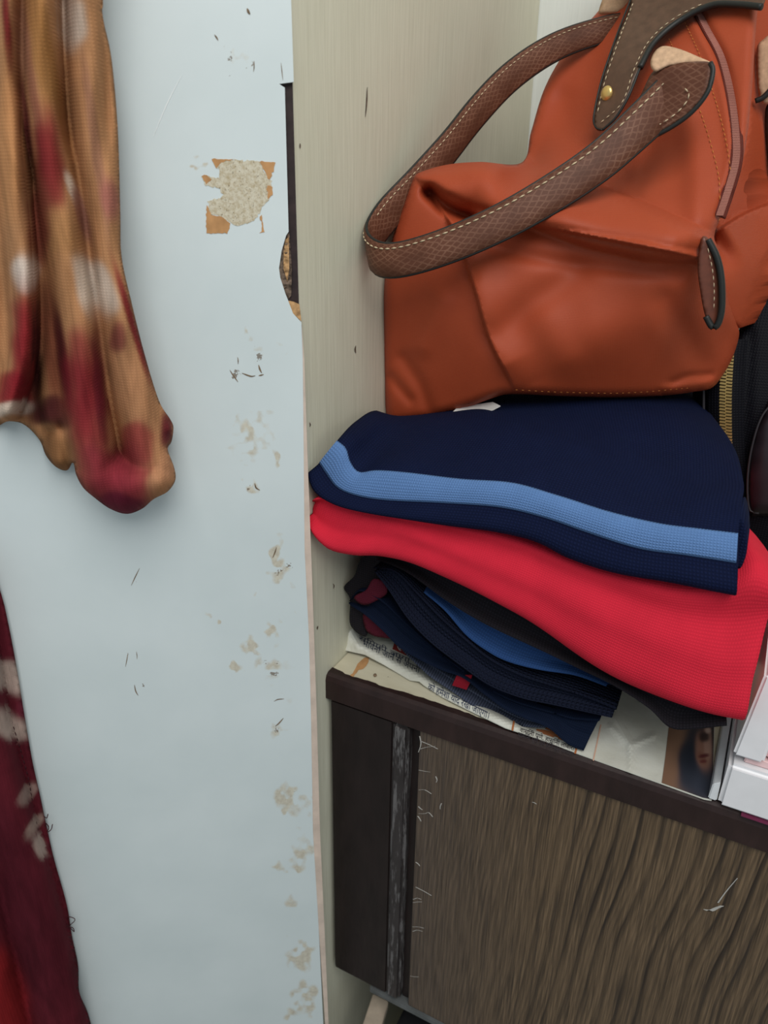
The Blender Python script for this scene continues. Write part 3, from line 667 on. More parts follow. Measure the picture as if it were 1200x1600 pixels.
Gd = loft_grid(rows, 7); Gd[..., 0] = np.maximum(Gd[..., 0], .0012 if True else 0)
redo = grid_obj('folded_jumper', Gd, 'red', None, closed=True, caps=True, wrinkle=.0012, wscale=.022, seed=8)
tag(redo, 'bright red pique garment folded under the navy striped one', 'jumper', 'folded clothes in the stack')
# navy with the light blue stripe
n_bot = ys([(490, 738), (499, 766), (530, 786), (570, 797), (640, 810), (710, 822), (780, 832), (840, 846), (890, 870), (960, 893), (1040, 908), (1100, 920), (1145, 928)], [-.016, -.016, -.012, -.010, -.008, -.006])
n_s0 = ys([(499, 722), (512, 742), (528, 762), (556, 774), (600, 781), (690, 785), (780, 793), (850, 810), (920, 833), (1000, 857), (1070, 868), (1150, 881)], [-.018, -.022, -.020, -.020, -.018, -.012])
n_s1 = ys([(527, 688), (541, 700), (548, 722), (562, 738), (590, 735), (640, 738), (720, 747), (800, 754), (870, 775), (950, 800), (1030, 818), (1090, 826), (1153, 834)], [-.010, -.014, -.012, -.014, -.012, -.004])
n_t1 = ys([(556, 658), (575, 672), (590, 695), (640, 700), (740, 706), (840, 718), (940, 745), (1030, 770), (1100, 780), (1158, 790)], [.03, .018, .014, .016, .018, .012])
n_t2 = ys([(588, 640), (620, 650), (680, 652), (760, 655), (850, 665), (940, 690), (1030, 715), (1100, 735), (1161, 748)], [.075, .07, .06, .055, .05])
rows = [prow(q) for q in (n_bot, n_s0, n_s1, n_t1, n_t2)]
nb1 = wrow([(.004, .13, .205), (.04, .135, .222), (.10, .14, .242), (.17, .14, .252), (.24, .15, .250), (.285, .135, .235)])
nb2 = wrow([(.012, .33, .215), (.06, .33, .235), (.14, .33, .25), (.20, .33, .245), (.225, .32, .235)])
nb3 = nb2-A(0, 0, .06)
rows = [nb3, backrow(rows[0], .33, .165, .012, .225, f=.4)]+rows+[nb1, nb2]
SUB = 8
Gn = loft_grid(rows, SUB); Gn[..., 0] = np.maximum(Gn[..., 0], -.0005 + .0015)
V0 = Gn.reshape(-1, 3); Gn = (V0+np.c_[0*V0[:, 0], .0008*noise3(V0, .03, 5), .0008*noise3(V0, .026, 6)]).reshape(Gn.shape); Gn[..., 0] = np.maximum(Gn[..., 0], .001)
navy = grid_obj('folded_jumper', Gn, 'navy', None, closed=True, caps=True)
tag(navy, 'navy pique garment with a light blue stripe, top of the clothes stack', 'jumper', 'folded clothes in the stack')
st = band(Gn, 3*SUB, 4*SUB, .0005); grid_obj('stripe', st, 'stripe', navy)
# inner fold edge of the navy garment at its right end
patch('inner_fold', [(1150, 806), (1160, 812), (1166, 832), (1167, 862), (1157, 888), (1149, 880), (1148, 840)], .004, 'navy', navy, .05, 8)

# ------------------------------------------------------------------ newspaper on the shelf
def news_z(px, py):
    z = np.full(len(px), .0016); P = np.c_[px, py]
    z += .020*np.exp(-(((px-545)/22)**2+((py-978)/26)**2)) + .010*np.exp(-(((px-600)/40)**2+((py-1000)/22)**2))
    d = dist_poly(P, cr([(560, 1010), (650, 1052), (740, 1102), (830, 1148)], 30)); z += .0045*np.exp(-(d/9)**2)
    z += .0014*np.exp(-(dist_poly(P, [(960, 1120), (985, 1160), (985, 1205)])/5)**2)+.0014*np.exp(-(dist_poly(P, [(955, 1135), (985, 1165), (1020, 1150)])/5)**2)
    return z+.0006*np.sin(px*.06)*np.sin(py*.09)
news_ol = [(541, 976), (562, 986), (600, 985), (690, 1000), (760, 1010), (860, 1020), (1000, 1060), (1118, 1090), (1116, 1160), (1112, 1250), (1100, 1248), (1000, 1212), (900, 1176), (840, 1153), (790, 1137), (730, 1108), (690, 1088), (662, 1070), (655, 1064), (640, 1062), (600, 1038), (570, 1022), (538, 1015), (537, 995)]
news = relief('newspaper', news_ol, news_z, ZP, 'news', None, step=5, smooth_outline=False, back=A(0, 0, -1), thick=.0009)
tag(news, 'crumpled printed newspaper sheet lining the shelf under the clothes', 'newspaper')
def flat(name, pts, mat, dz=.0004, sm=True):
    return relief(name, pts, lambda x, y: news_z(x, y)+dz, ZP, mat, news, step=4, smooth_outline=sm)
def dye(base, blobs):
    def f(px, py):
        c = np.tile(base, (len(px), 1)); wob = 6*np.sin(px*.09+py*.03)+5*np.sin(py*.11-px*.05)
        for x, y, rx, ry, rot, col in blobs:
            a = math.radians(rot); m_ = min(1., min(rx, ry)/28); dx = px-x+wob*.4*m_; dy = py-y+wob*m_; u = dx*math.cos(a)+dy*math.sin(a); v = -dx*math.sin(a)+dy*math.cos(a)
            q = (np.abs(u)/rx)**2.4+(np.abs(v)/ry)**2.4; w = 1/(1+np.exp(np.clip((q-1)*3, -30, 30))); c = c*(1-w[:, None])+col*w[:, None]
        return c
    return f
t = NT('printed_ink'); at = t.n('Attribute', attribute_name='dye'); MAT['print'] = t.set(at.outputs['Color'], .55, .3)
HA, SK = A(.020, .024, .036), A(.30, .15, .105)
photo_c = dye(A(.20, .11, .068), [(1096, 1160, 30, 36, 10, HA), (1092, 1215, 32, 44, -8, A(.022, .032, .052)), (1075, 1190, 14, 40, 0, HA), (1099, 1176, 11, 27, -8, SK), (1106, 1160, 6, 22, 0, A(.42, .25, .19)), (1096, 1186, 6, 12, -20, A(.22, .10, .07)), (1101, 1153, 8, 7, -10, A(.035, .022, .022)), (1100, 1181, 8, 3, -15, A(.10, .018, .022)), (1099, 1190, 5, 2.5, -10, A(.14, .03, .03)), (1107, 1143, 4, 4, 0, A(.5, .36, .30))])
relief('printed_photo', [(1046, 1128), (1082, 1128), (1116, 1126), (1113, 1249), (1098, 1246), (1034, 1223), (1040, 1180)], lambda x, y: news_z(x, y)+.0005, ZP, 'print', news, step=2.2, smooth_outline=False, cols={'dye': photo_c})
flat('printed_heading', [(617, 1002), (645, 1013), (650, 1026), (634, 1024), (613, 1014)], 'ink_red', .0006, False)
flat('printed_rule', [(803, 1118), (806, 1119), (802, 1142), (799, 1141)], 'ink_rust', .0005, False)
flat('printed_rule', [(901, 1163), (903.5, 1164), (900, 1178), (897, 1177)], 'ink_rust', .0005, False)
flat('printed_rule', [(938, 1132), (940, 1132), (928, 1189), (926, 1188)], 'ink_pink', .0005, False)
r_ = random.Random(3)
for i in range(14):
    x = 838+r_.random()*48; y = 1131+(x-838)*.36+r_.random()*9
    flat('printed_ornament', [(x, y), (x+16+r_.random()*10, y+5), (x+15, y+8), (x-1, y+2.4)], 'ink_rust', .0005, False)
DEV = 'NotoSansDevanagari-Regular'
def text_on_paper(txt, p0, p1, hgt, mat, name='printed_text', shear=0., dz=.0007, upv=None):
    cu = bpy.data.curves.new('t', 'FONT'); cu.body = txt; cu.size = 1; cu.resolution_u = 2; cu.shear = shear
    o = bpy.data.objects.new('t', cu); COL.objects.link(o); dg = bpy.context.evaluated_depsgraph_get(); me = bpy.data.meshes.new_from_object(o.evaluated_get(dg))
    bpy.data.objects.remove(o); n = len(me.vertices); v = np.empty(n*3); me.vertices.foreach_get('co', v); v = v.reshape(-1, 3)
    if n == 0: return
    w = v[:, 0].max()-v[:, 0].min(); p0 = A(*p0); p1 = A(*p1); u = (p1-p0)
    vup = A(*upv) if upv is not None else A(u[1], -u[0])/np.linalg.norm(u); 
    q = p0+((v[:, :1]-v[:, 0].min())/w)*u+v[:, 1:2]*hgt*vup
    X = ZP.at(q[:, 0], q[:, 1], news_z(q[:, 0], q[:, 1])+dz); fs = [list(p.vertices) for p in me.polygons]; bpy.data.meshes.remove(me)
    return mesh_obj(name, X, fs, mat, news, smooth=False)
text_on_paper('को हमेशा याद रखा जाएगा।', (668, 1077), (763, 1123), 15, 'ink', upv=(.2, -1))
text_on_paper('भावना जाने से अपनी', (566, 1008), (655, 1052), 13, 'ink', upv=(.2, -1))
text_on_paper('सिपाही जागा', (560, 999), (640, 1036), 10, 'ink', upv=(.2, -1))
text_on_paper('वासिनी पुणे, हासिनी लाबारी', (812, 1143), (897, 1173), 10, 'ink_black', upv=(.15, -1))
text_on_paper('यामिनी पुणे एवं हितेन्द्र वारमल', (809, 1150), (896, 1182), 10, 'ink_black', upv=(.15, -1))
text_on_paper('Qu', (620, 1013), (636, 1019), 14, 'slip', 'printed_heading', shear=.3, dz=.001, upv=(.2, -1))

# ------------------------------------------------------------------ white box, sheet and card at the right
def hexa(name, b, t_, mat, parent=None, bevel=.002):
    bm = bmesh.new(); v = [bm.verts.new(tuple(p)) for p in b+t_]
    for f in ((3, 2, 1, 0), (4, 5, 6, 7), (0, 1, 5, 4), (1, 2, 6, 5), (2, 3, 7, 6), (3, 0, 4, 7)): bm.faces.new([v[i] for i in f])
    if bevel: bmesh.ops.bevel(bm, geom=bm.edges[:], offset=bevel, segments=3, affect='EDGES')
    me = bpy.data.meshes.new(name); bm.to_mesh(me); bm.free(); me.materials.append(MAT[mat]); me.polygons.foreach_set('use_smooth', [False]*len(me.polygons))
    o = bpy.data.objects.new(name, me); COL.objects.link(o)
    if parent is not None: o.parent = parent
    return o
bx = thing('plastic_box', 'white plastic box with pink seam at the shelf edge beside the red garment', 'box')
B0 = .3335
hexa('base', [(B0, -.006, .0018), (B0+.16, -.006, .0018), (B0+.16, .13, .0018), (B0, .13, .0018)], [(B0+.001, -.005, .040), (B0+.16, -.005, .040), (B0+.16, .13, .040), (B0+.001, .13, .040)], 'white', bx, .003)
hexa('seam', [(B0+.010, .002, .0402), (B0+.158, .002, .0402), (B0+.158, .125, .0402), (B0+.010, .125, .0402)], [(B0+.011, .003, .046), (B0+.158, .003, .046), (B0+.158, .125, .046), (B0+.011, .125, .046)], 'pink', bx, .0008)
hexa('lid', [(B0+.002, -.002, .0462), (B0+.022, -.002, .0462), (B0+.022, .13, .0462), (B0+.002, .13, .0462)], [(B0+.009, .002, .115), (B0+.026, .002, .115), (B0+.026, .12, .115), (B0+.009, .12, .115)], 'white', bx, .002)
hexa('lid_panel', [(B0+.0225, .004, .0462), (B0+.158, .004, .0462), (B0+.158, .128, .0462), (B0+.0225, .128, .0462)], [(B0+.0305, .006, .110), (B0+.156, .006, .110), (B0+.156, .118, .110), (B0+.0305, .118, .110)], 'pink', bx, .002)
sheet = hexa('plastic_sheet', [(.3268, -.003, .003), (.3328, -.003, .003), (.3332, .105, .003), (.3272, .105, .003)], [(.3278, -.002, .016), (.3326, -.002, .020), (.3330, .105, .020), (.3282, .105, .016)], 'white2', None, .0008)
tag(sheet, 'narrow white plastic strip lying between the newspaper and the white box', 'strip')
card = hexa('card', [(.350, -.0072, .0009), (.5, -.0072, .0009), (.5, .05, .0009), (.350, .05, .0009)], [(.350, -.0072, .0016), (.5, -.0072, .0016), (.5, .05, .0016), (.350, .05, .0016)], 'magenta', None, 0)
tag(card, 'thin magenta card peeping out under the white box', 'card')

# ------------------------------------------------------------------ black bag with the gold zip
bb = thing('black_bag', 'black canvas bag with a vertical gold zip standing behind the clothes stack', 'bag')
g0 = project((.262, .215, .003)); g1 = project((.46, .215, .003))
bag_f = tps([(1095, 560, .205), (1100, 800, .205), (1140, 640, .198), (1200, 640, .200), (1260, 640, .21), (1190, 420, .235), (1260, 400, .24), (g0[0], g0[1], .215), (g1[0], g1[1], .215), (1180, 800, .195)])
relief('body', [(1082, 590), (1088, 700), (1086, 850), g0, g1, (1330, 800), (1310, 380), (1260, 330), (1195, 360), (1172, 470), (1140, 540), (1100, 560)],
       lambda x, y: bag_f(x, y)+gauss([([(1105, 560), (1103, 760)], 6, .003), ([(1172, 520), (1165, 640), (1163, 780)], 7, .004)])(x, y), YP, 'blackbag', bb, step=9, edge_w=26, edge_d=.018, back=A(.25, .97, 0), thick=.12)
# padded pocket
pk = relief('pocket', [(1215, 615), (1190, 650), (1172, 700), (1166, 750), (1170, 800), (1186, 806), (1260, 790), (1270, 640)], lambda x, y: bag_f(x, y)-.012, YP, 'blackpad', bb, step=6, edge_w=22, edge_d=.010, back=A(0, 1, 0), thick=.02)
q = cr([(1222, 618), (1192, 648), (1175, 698), (1168, 750), (1171, 795), (1186, 802)], 30); tube('piping', YP.at(q[:, 0], q[:, 1], bag_f(q[:, 0], q[:, 1])-.008), .0009, 'piping', pk)
q = cr([(1099, 590), (1100, 680), (1102, 760)], 20); tube('seam_piping', YP.at(q[:, 0], q[:, 1], bag_f(q[:, 0], q[:, 1])-.002), .0012, 'piping', bb)
# zip: tape and interlocking teeth
zq = cr([(1140, 530), (1137, 560), (1134, 620), (1135, 690), (1139, 740), (1143, 790)], 120); ZP3 = YP.at(zq[:, 0], zq[:, 1], bag_f(zq[:, 0], zq[:, 1])-.0022)
zo, fr = sweep('zip_tape', ZP3, (1, 0, 0), [(-.014, .0006), (.014, .0006), (.014, -.0006), (-.014, -.0006)], 'blackbag', bb)
V = []; Fs = []; sl_ = np.r_[0, np.cumsum(np.linalg.norm(np.diff(ZP3, axis=0), axis=1))]; q = 0; i = 0
while q < sl_[-1]:
    c = A(*[np.interp(q, sl_, ZP3[:, k]) for k in range(3)]); s_ = -1 if i % 2 else 1; k = len(V)
    for dx in (.0002*-1, .0048):
        for dz in (-.0008, .0008):
            for dy in (-.0022, -.0004): V.append(c+A(s_*dx, dy, dz))
    Fs += [[k+j for j in f] for f in ((0, 1, 3, 2), (4, 6, 7, 5), (0, 4, 5, 1), (2, 3, 7, 6), (0, 2, 6, 4), (1, 5, 7, 3))]; q += .00135; i += 1
zt_ = mesh_obj('zip_teeth', V, Fs, 'gold', bb, smooth=False); zt_['kind'] = 'stuff'

# ------------------------------------------------------------------ terracotta handbag
hb = thing('handbag', 'terracotta nylon handbag with brown leather handles, slumped on the clothes', 'handbag')
bag_y = tps([(600, 430, .088), (603, 560, .094), (606, 650, .098), (648, 282, .095), (625, 350, .090), (700, 340, .088), (680, 520, .080), (700, 640, .092), (740, 450, .072), (770, 540, .074), (800, 612, .084),
    (900, 480, .080), (900, 560, .084), (900, 612, .100), (1000, 480, .092), (1000, 560, .110), (1000, 615, .130), (1085, 606, .160), (1115, 598, .17), (1155, 520, .185), (1080, 450, .105), (1120, 500, .14), (1135, 440, .13),
    (850, 390, .082), (1000, 420, .086), (700, 265, .11), (780, 255, .125), (860, 268, .14), (930, 290, .14), (1000, 300, .125), (1060, 330, .11), (1115, 370, .105), (1000, 380, .095), (850, 330, .100), (740, 310, .10),
    (830, 248, .22), (870, 120, .27), (945, 0, .32), (940, -60, .34), (960, 150, .235), (1000, 220, .185), (1050, 120, .19), (1100, 200, .155), (1080, 280, .13), (1120, 120, .19), (1060, 0, .26), (1150, 240, .140), (1165, 160, .165), (1180, 0, .22), (1190, -60, .25)])
b_roll = rolls([([(655, 272), (720, 282), (800, 296), (880, 316), (960, 340), (1040, 366), (1118, 388)], [10, 34, 46, 44, 38, 28, 12], [.006, .018, .024, .024, .022, .018, .008]),
                ([(835, 352), (920, 372), (1010, 388), (1095, 402)], [6, 14, 18, 10], [.006, .017, .020, .012]),
                ])
CR1 = [(650, 280), (692, 330), (722, 395), (742, 455), (764, 530), (805, 612)]
CR2 = [(735, 334), (830, 352), (920, 369), (1010, 387), (1094, 404)]
CR3 = [(862, 266), (930, 288), (1010, 318), (1070, 345), (1116, 366)]
b_step = steps([(CR1, 40, .012, -1), (CR2, 36, .014, -1), (CR3, 34, .010, 1)])
b_soft = gauss([([(1085, 5), (1105, 45), (1128, 90), (1143, 150), (1150, 210), (1150, 250), (1140, 290), (1124, 338)], 8, .006), ([(1068, 8), (1090, 52), (1114, 98), (1132, 156), (1142, 214), (1144, 250), (1134, 290)], 9, -.004), ([(672, 300), (702, 326), (735, 340)], 9, .030), ([(780, 520), (830, 480), (900, 425)], 26, .006),
                ([(850, 500), (880, 560)], 30, -.004), ([(940, 520), (1010, 500)], 50, -.006), ([(1040, 470), (1080, 540), (1110, 580)], 22, .005), ([(630, 560), (655, 600), (670, 640)], 10, .003), ([(610, 590), (640, 625)], 8, .003),
                ([(690, 470), (660, 540)], 18, -.004), ([(1030, 130), (1015, 220), (990, 300)], 18, .008), ([(1070, 170), (1085, 260), (1090, 340)], 22, -.006), ([(880, 160), (900, 250)], 26, .006),
                ([(1050, 598), (1075, 588), (1110, 586)], 5, .004), ([(1035, 606), (1085, 602), (1112, 594)], 4, -.002), ([(770, 385), (850, 405), (960, 420), (1060, 430)], 12, .004), ([(760, 350), (735, 430)], 12, .003)])
body_ol = [(606, 655), (601, 600), (600, 520), (601, 440), (614, 370), (632, 318), (647, 278), (660, 268), (700, 257), (750, 253), (815, 254), (830, 205), (850, 140), (880, 85), (915, 40), (945, 0), (950, -60), (960, -110), (1080, -120), (1186, -110), (1186, -20), (1180, 60), (1174, 150), (1163, 240), (1145, 300), (1124, 345), (1116, 372), (1126, 402), (1134, 440), (1138, 470), (1150, 505), (1155, 522), (1146, 555), (1130, 585), (1112, 606), (1085, 612), (1040, 618), (960, 621), (880, 619), (800, 616), (770, 622), (720, 640), (660, 655), (630, 660)]
def body_depth(x, y): return bag_y(x, y)-b_roll(x, y)-b_step(x, y)+b_soft(x, y)+.0012*np.sin(x*.031+1)*np.sin(y*.027)
bd_o = relief('body', body_ol, body_depth, YP, 'nylon', hb, step=4, edge_w=16, edge_d=.012, back=A(-.08, .94, 0), thick=.085, relax=1, creases=(CR1, CR2, CR3))
far_y = tps([(1120, 400, .165), (1150, 300, .215), (1165, 200, .245), (1185, 0, .275), (1260, 100, .31), (1260, 330, .26), (1190, 280, .268), (1180, 345, .232), (1160, 520, .20), (1210, 450, .225), (1150, 420, .175), (1205, 180, .285), (1300, 100, .32), (1295, -70, .33), (1300, 260, .29), (1185, -70, .28)])
CR4 = [(1112, 366), (1150, 341), (1190, 322), (1280, 296)]
far_step = steps([(CR4, 60, .026, 1)])
relief('far_side', [(1112, 420), (1118, 350), (1140, 285), (1160, 220), (1170, 100), (1176, -60), (1290, -80), (1300, 200), (1270, 330), (1205, 395), (1182, 450), (1164, 503), (1150, 512), (1130, 480)],
       lambda x, y: far_y(x, y)-far_step(x, y), YP, 'nylon', hb, step=6, edge_w=10, edge_d=.006, back=A(.4, .9, 0), thick=.07, relax=1, creases=(CR4,))
def on_bag(pts, off=-.002, n=60):
    q = cr(pts, n); return YP.at(q[:, 0], q[:, 1], body_depth(q[:, 0], q[:, 1])+off)
# zip along the top
zp = [(1085, 5), (1105, 45), (1128, 90), (1143, 150), (1150, 210), (1150, 250), (1140, 290), (1124, 338)]
zo, _ = sweep('zip_tape', on_bag(zp, -.0022, 90), (1, .6, 0), [(-.0045, .0008), (.0045, .0008), (.0045, -.0008), (-.0045, -.0008)], 'zip_tape', hb)
path = on_bag(zp, -.0036, 400); V = []; Fs = []
for i in range(0, 398, 3):
    c = path[i]; k = len(V)
    for dx in (-.0022, .0022):
        for dz in (-.0004, .0004):
            for dy in (-.0012, .0012): V.append(c+A(dx, dy+.6*dx, dz))
    Fs += [[k+j for j in f] for f in ((0, 1, 3, 2), (4, 6, 7, 5), (0, 4, 5, 1), (2, 3, 7, 6), (0, 2, 6, 4), (1, 5, 7, 3))]
zc = mesh_obj('zip_coil', V, Fs, 'zip_coil', zo, smooth=False); zc['kind'] = 'stuff'
stitches('seam_stitching', on_bag([(1068, 30), (1095, 90), (1122, 170), (1138, 240), (1140, 290), (1122, 350)], -.0012, 120), (-.3, -1, .3), hb, 'thread_orange', .003, .0018, .0003)
stitches('seam_stitching', on_bag([(1045, 60), (1072, 120), (1100, 190), (1122, 270), (1125, 320)], -.0012, 120), (-.3, -1, .3), hb, 'thread_orange', .003, .0018, .0003)
stitches('seam_stitching', on_bag([(805, 609), (880, 613), (980, 614), (1080, 606)], -.0012, 120), (0, -1, .3), hb, 'thread_orange', .002, .003, .0002)
# leather tab at the zip's end
tb = relief('zip_tab', [(1096, 372), (1108, 374), (1120, 400), (1128, 430), (1129, 480), (1124, 505), (1114, 512), (1102, 494), (1094, 455), (1090, 415)], lambda x, y: .086+.0002*(x-1110)+0*y, YP, 'leather_red', hb, step=4, edge_w=6, edge_d=.002, back=A(0, 1, 0), thick=.006)
q = cr([(1106, 374), (1120, 402), (1127, 435), (1128, 480), (1122, 506), (1113, 511), (1103, 494)], 50); tube('tab_edge', YP.at(q[:, 0], q[:, 1], np.full(50, .086)), .0022, 'edge', tb)
q = cr([(1106, 388), (1113, 420), (1116, 455), (1115, 490)], 40); stitches('tab_stitching', YP.at(q[:, 0], q[:, 1], np.full(40, .0845)), (0, -1, .2), tb, length=.003, gap=.0016, r=.0003)
# flap with snap
flap_y = tps([(985, 0, .262), (935, 190, .20), (960, 60, .235), (1000, 110, .205), (1062, 33, .232), (1112, 5, .232), (1190, 5, .215), (950, 145, .208), (1080, -80, .27), (1190, -80, .25)])
flap_ol = [(978, -90), (985, 0), (962, 60), (940, 125), (927, 180), (930, 200), (942, 204), (962, 185), (982, 152), (998, 112), (1022, 68), (1060, 35), (1110, 10), (1150, 8), (1190, 12), (1200, -40), (1195, -95)]
fl = relief('flap', flap_ol, lambda x, y: flap_y(x, y)-.012, YP, 'leather_smooth', hb, step=5, smooth_outline=True, edge_w=4, edge_d=.001, back=A(.2, 1, .1), thick=.003)
def fl_path(pts, n=60, off=-.0135):
    q = cr(pts, n); return YP.at(q[:, 0], q[:, 1], flap_y(q[:, 0], q[:, 1])+off)
tube('flap_edge', fl_path([(1000, 106), (1022, 67), (1060, 34), (1110, 9), (1150, 7), (1190, 11)], 70, -.011), .0024, 'edge', fl)
tube('flap_edge', fl_path([(942, 203), (962, 184), (982, 151), (1000, 106)], 40, -.011), .001, 'edge', fl)
tube('flap_edge', fl_path([(985, 0), (962, 60), (940, 125), (928, 180), (931, 199), (942, 203)], 50, -.011), .0008, 'edge', fl)
stitches('flap_stitching', fl_path([(938, 192), (972, 160), (990, 110), (1014, 64), (1054, 28), (1105, 2)], 100), (-.3, -1, .4), fl, r=.0004)
stitches('flap_stitching', fl_path([(989, 5), (967, 62), (945, 127), (933, 178)], 80), (-.3, -1, .4), fl, r=.0004)
sn = fl_path([(948, 146), (949, 148)], 2)[0]
bm = bmesh.new(); bmesh.ops.create_uvsphere(bm, u_segments=20, v_segments=10, radius=1)
for v in bm.verts: v.co = Vector((v.co.x*.0056, v.co.y*.0028*(1.0 if v.co.length < .99 else 1), v.co.z*.0056))
me = bpy.data.meshes.new('snap_button'); bm.to_mesh(me); bm.free(); me.materials.append(MAT['gold']); me.polygons.foreach_set('use_smooth', [True]*len(me.polygons))
o = bpy.data.objects.new('snap_button', me); COL.objects.link(o); o.parent = fl; o.location = Vector(sn); o.rotation_euler = (0, 0, -.5)
# handle: near run, loop at the side panel, far run
hp = [(1050, 148, .128), (1000, 196, .108), (940, 250, .090), (870, 298, .072), (790, 344, .056), (710, 380, .044), (640, 403, .038), (598, 408, .040), (577, 396, .050), (580, 372, .066), (602, 340, .088), (650, 288, .118), (700, 232, .150), (745, 175, .185), (800, 118, .222), (870, 72, .258), (950, 45, .290), (1010, 35, .31)]
q = cr(hp, 160); HP = YP.at(q[:, 0], q[:, 1], q[:, 2]); HP[:, 0] = np.maximum(HP[:, 0], .0055)
for _ in range(6): HP[1:-1] = (HP[:-2]+2*HP[1:-1]+HP[2:])/4
hwid = .0118
tt = np.linspace(0, 1, 160)
wd = np.stack([np.interp(tt, [0, .45, .6, 1], [-.45, -.30, -.1, -.35]), np.interp(tt, [0, .45, .6, 1], [.15, .15, .1, .1]), np.ones(160)], 1)
prof = [(-hwid, -.0012), (-hwid*.95, -.0024), (-hwid*.5, -.0034), (0, -.0038), (hwid*.5, -.0034), (hwid*.95, -.0024), (hwid, -.0012), (hwid, .0012), (hwid*.9, .002), (0, .0022), (-hwid*.9, .002), (-hwid, .0012)]
hsc = np.interp(tt, [0, .1, .3, .55, .9, 1], [1.15, 1.05, 1, 1, .85, .8])
ho, (P, T, Wd, Nn) = sweep('handle', HP, wd, prof, 'leather', hb, scale=hsc)
if ((CAM-P[40])@Nn[40]) < 0: sg = -1
else: sg = 1
a_ = np.linspace(0, 2*math.pi, 8, endpoint=False)
for sd in (1, -1):
    tube('handle_edge', P+Wd*(hwid*hsc)[:, None]*sd, .0012, 'edge', ho)
near = slice(0, 84); farr = slice(84, 160)
offn = P+Wd*(hwid*.70*hsc)[:, None]
stitches('handle_stitching', (offn+Nn*sg*.0034)[near], (Nn*sg)[near], ho, r=.00055, length=.0042)
inn = -sg
stitches('handle_stitching', (offn-Nn*sg*.0024)[farr], (-Nn*sg)[farr], ho, r=.0004)
stitches('handle_stitching', (offn+Nn*sg*.0034)[farr], (Nn*sg)[farr], ho, r=.0004)
# leaf-shaped ends of the handle
lf_y = lambda x, y: .118-.0001*(x-1050)+.00012*(150-y)
lf = relief('handle_end', [(1020, 112), (1050, 100), (1090, 96), (1110, 98), (1114, 112), (1105, 145), (1078, 178), (1040, 204), (1008, 216), (985, 212), (975, 190), (1000, 150)], lf_y, YP, 'leather', hb, step=4.5, edge_w=8, edge_d=.003, back=A(.2, 1, 0), thick=.006)
q = cr([(1110, 98), (1114, 112), (1105, 145), (1078, 178), (1040, 204), (1008, 217), (985, 213)], 50); tube('end_edge', YP.at(q[:, 0], q[:, 1], lf_y(q[:, 0], q[:, 1])+.001), .0016, 'edge', lf)
q = cr([(1070, 138), (1077, 150), (1062, 172), (1035, 192), (1005, 206)], 50); stitches('end_stitching', YP.at(q[:, 0], q[:, 1], lf_y(q[:, 0], q[:, 1])-.0015), (-.2, -1, .3), lf)
relief('suede_lining', [(1016, 100), (1022, 82), (1036, 72), (1060, 76), (1090, 88), (1112, 99), (1080, 99), (1045, 103), (1024, 112)], lambda x, y: .124+.0003*(100-y), YP, 'suede', lf, step=4, edge_w=5, edge_d=.002, back=A(.2, 1, 0), thick=.006)
relief('handle_end', [(945, 22), (970, 18), (985, 0), (985, -40), (960, -40), (945, -10), (935, 20)], lambda x, y: np.full(len(x), .30), YP, 'suede', hb, step=5, edge_w=5, edge_d=.002, back=A(.2, 1, 0), thick=.006)
relief('handle_end', [(1182, 80), (1192, 62), (1215, 50), (1260, 60), (1260, 110), (1205, 160), (1186, 150)], lambda x, y: .262+0*x, YP, 'suede', hb, step=5, edge_w=6, edge_d=.003, back=A(.2, 1, 0), thick=.006)
q = cr([(1180, 158), (1195, 150), (1225, 118), (1260, 100)], 30); tube('end_edge', YP.at(q[:, 0], q[:, 1], np.full(30, .259)), .0022, 'edge', hb)
relief('handle_end', [(1196, 170), (1215, 160), (1250, 150), (1250, 260), (1210, 300), (1198, 240)], lambda x, y: .268+0*x, YP, 'edge', hb, step=6, edge_w=6, edge_d=.003, back=A(.2, 1, 0), thick=.006)
# paper slip under the bag
sl = relief('paper_slip', [(700, 651), (735, 659), (782, 634), (770, 628), (715, 636)], tps([(700, 651, .085), (735, 659, .080), (782, 634, .088), (770, 628, .100), (715, 636, .098)]), YP, 'slip', None, step=5, smooth_outline=False, back=A(0, 0, -1), thick=.0006)
tag(sl, 'small white paper slip caught under the handbag on the navy garment', 'paper slip')

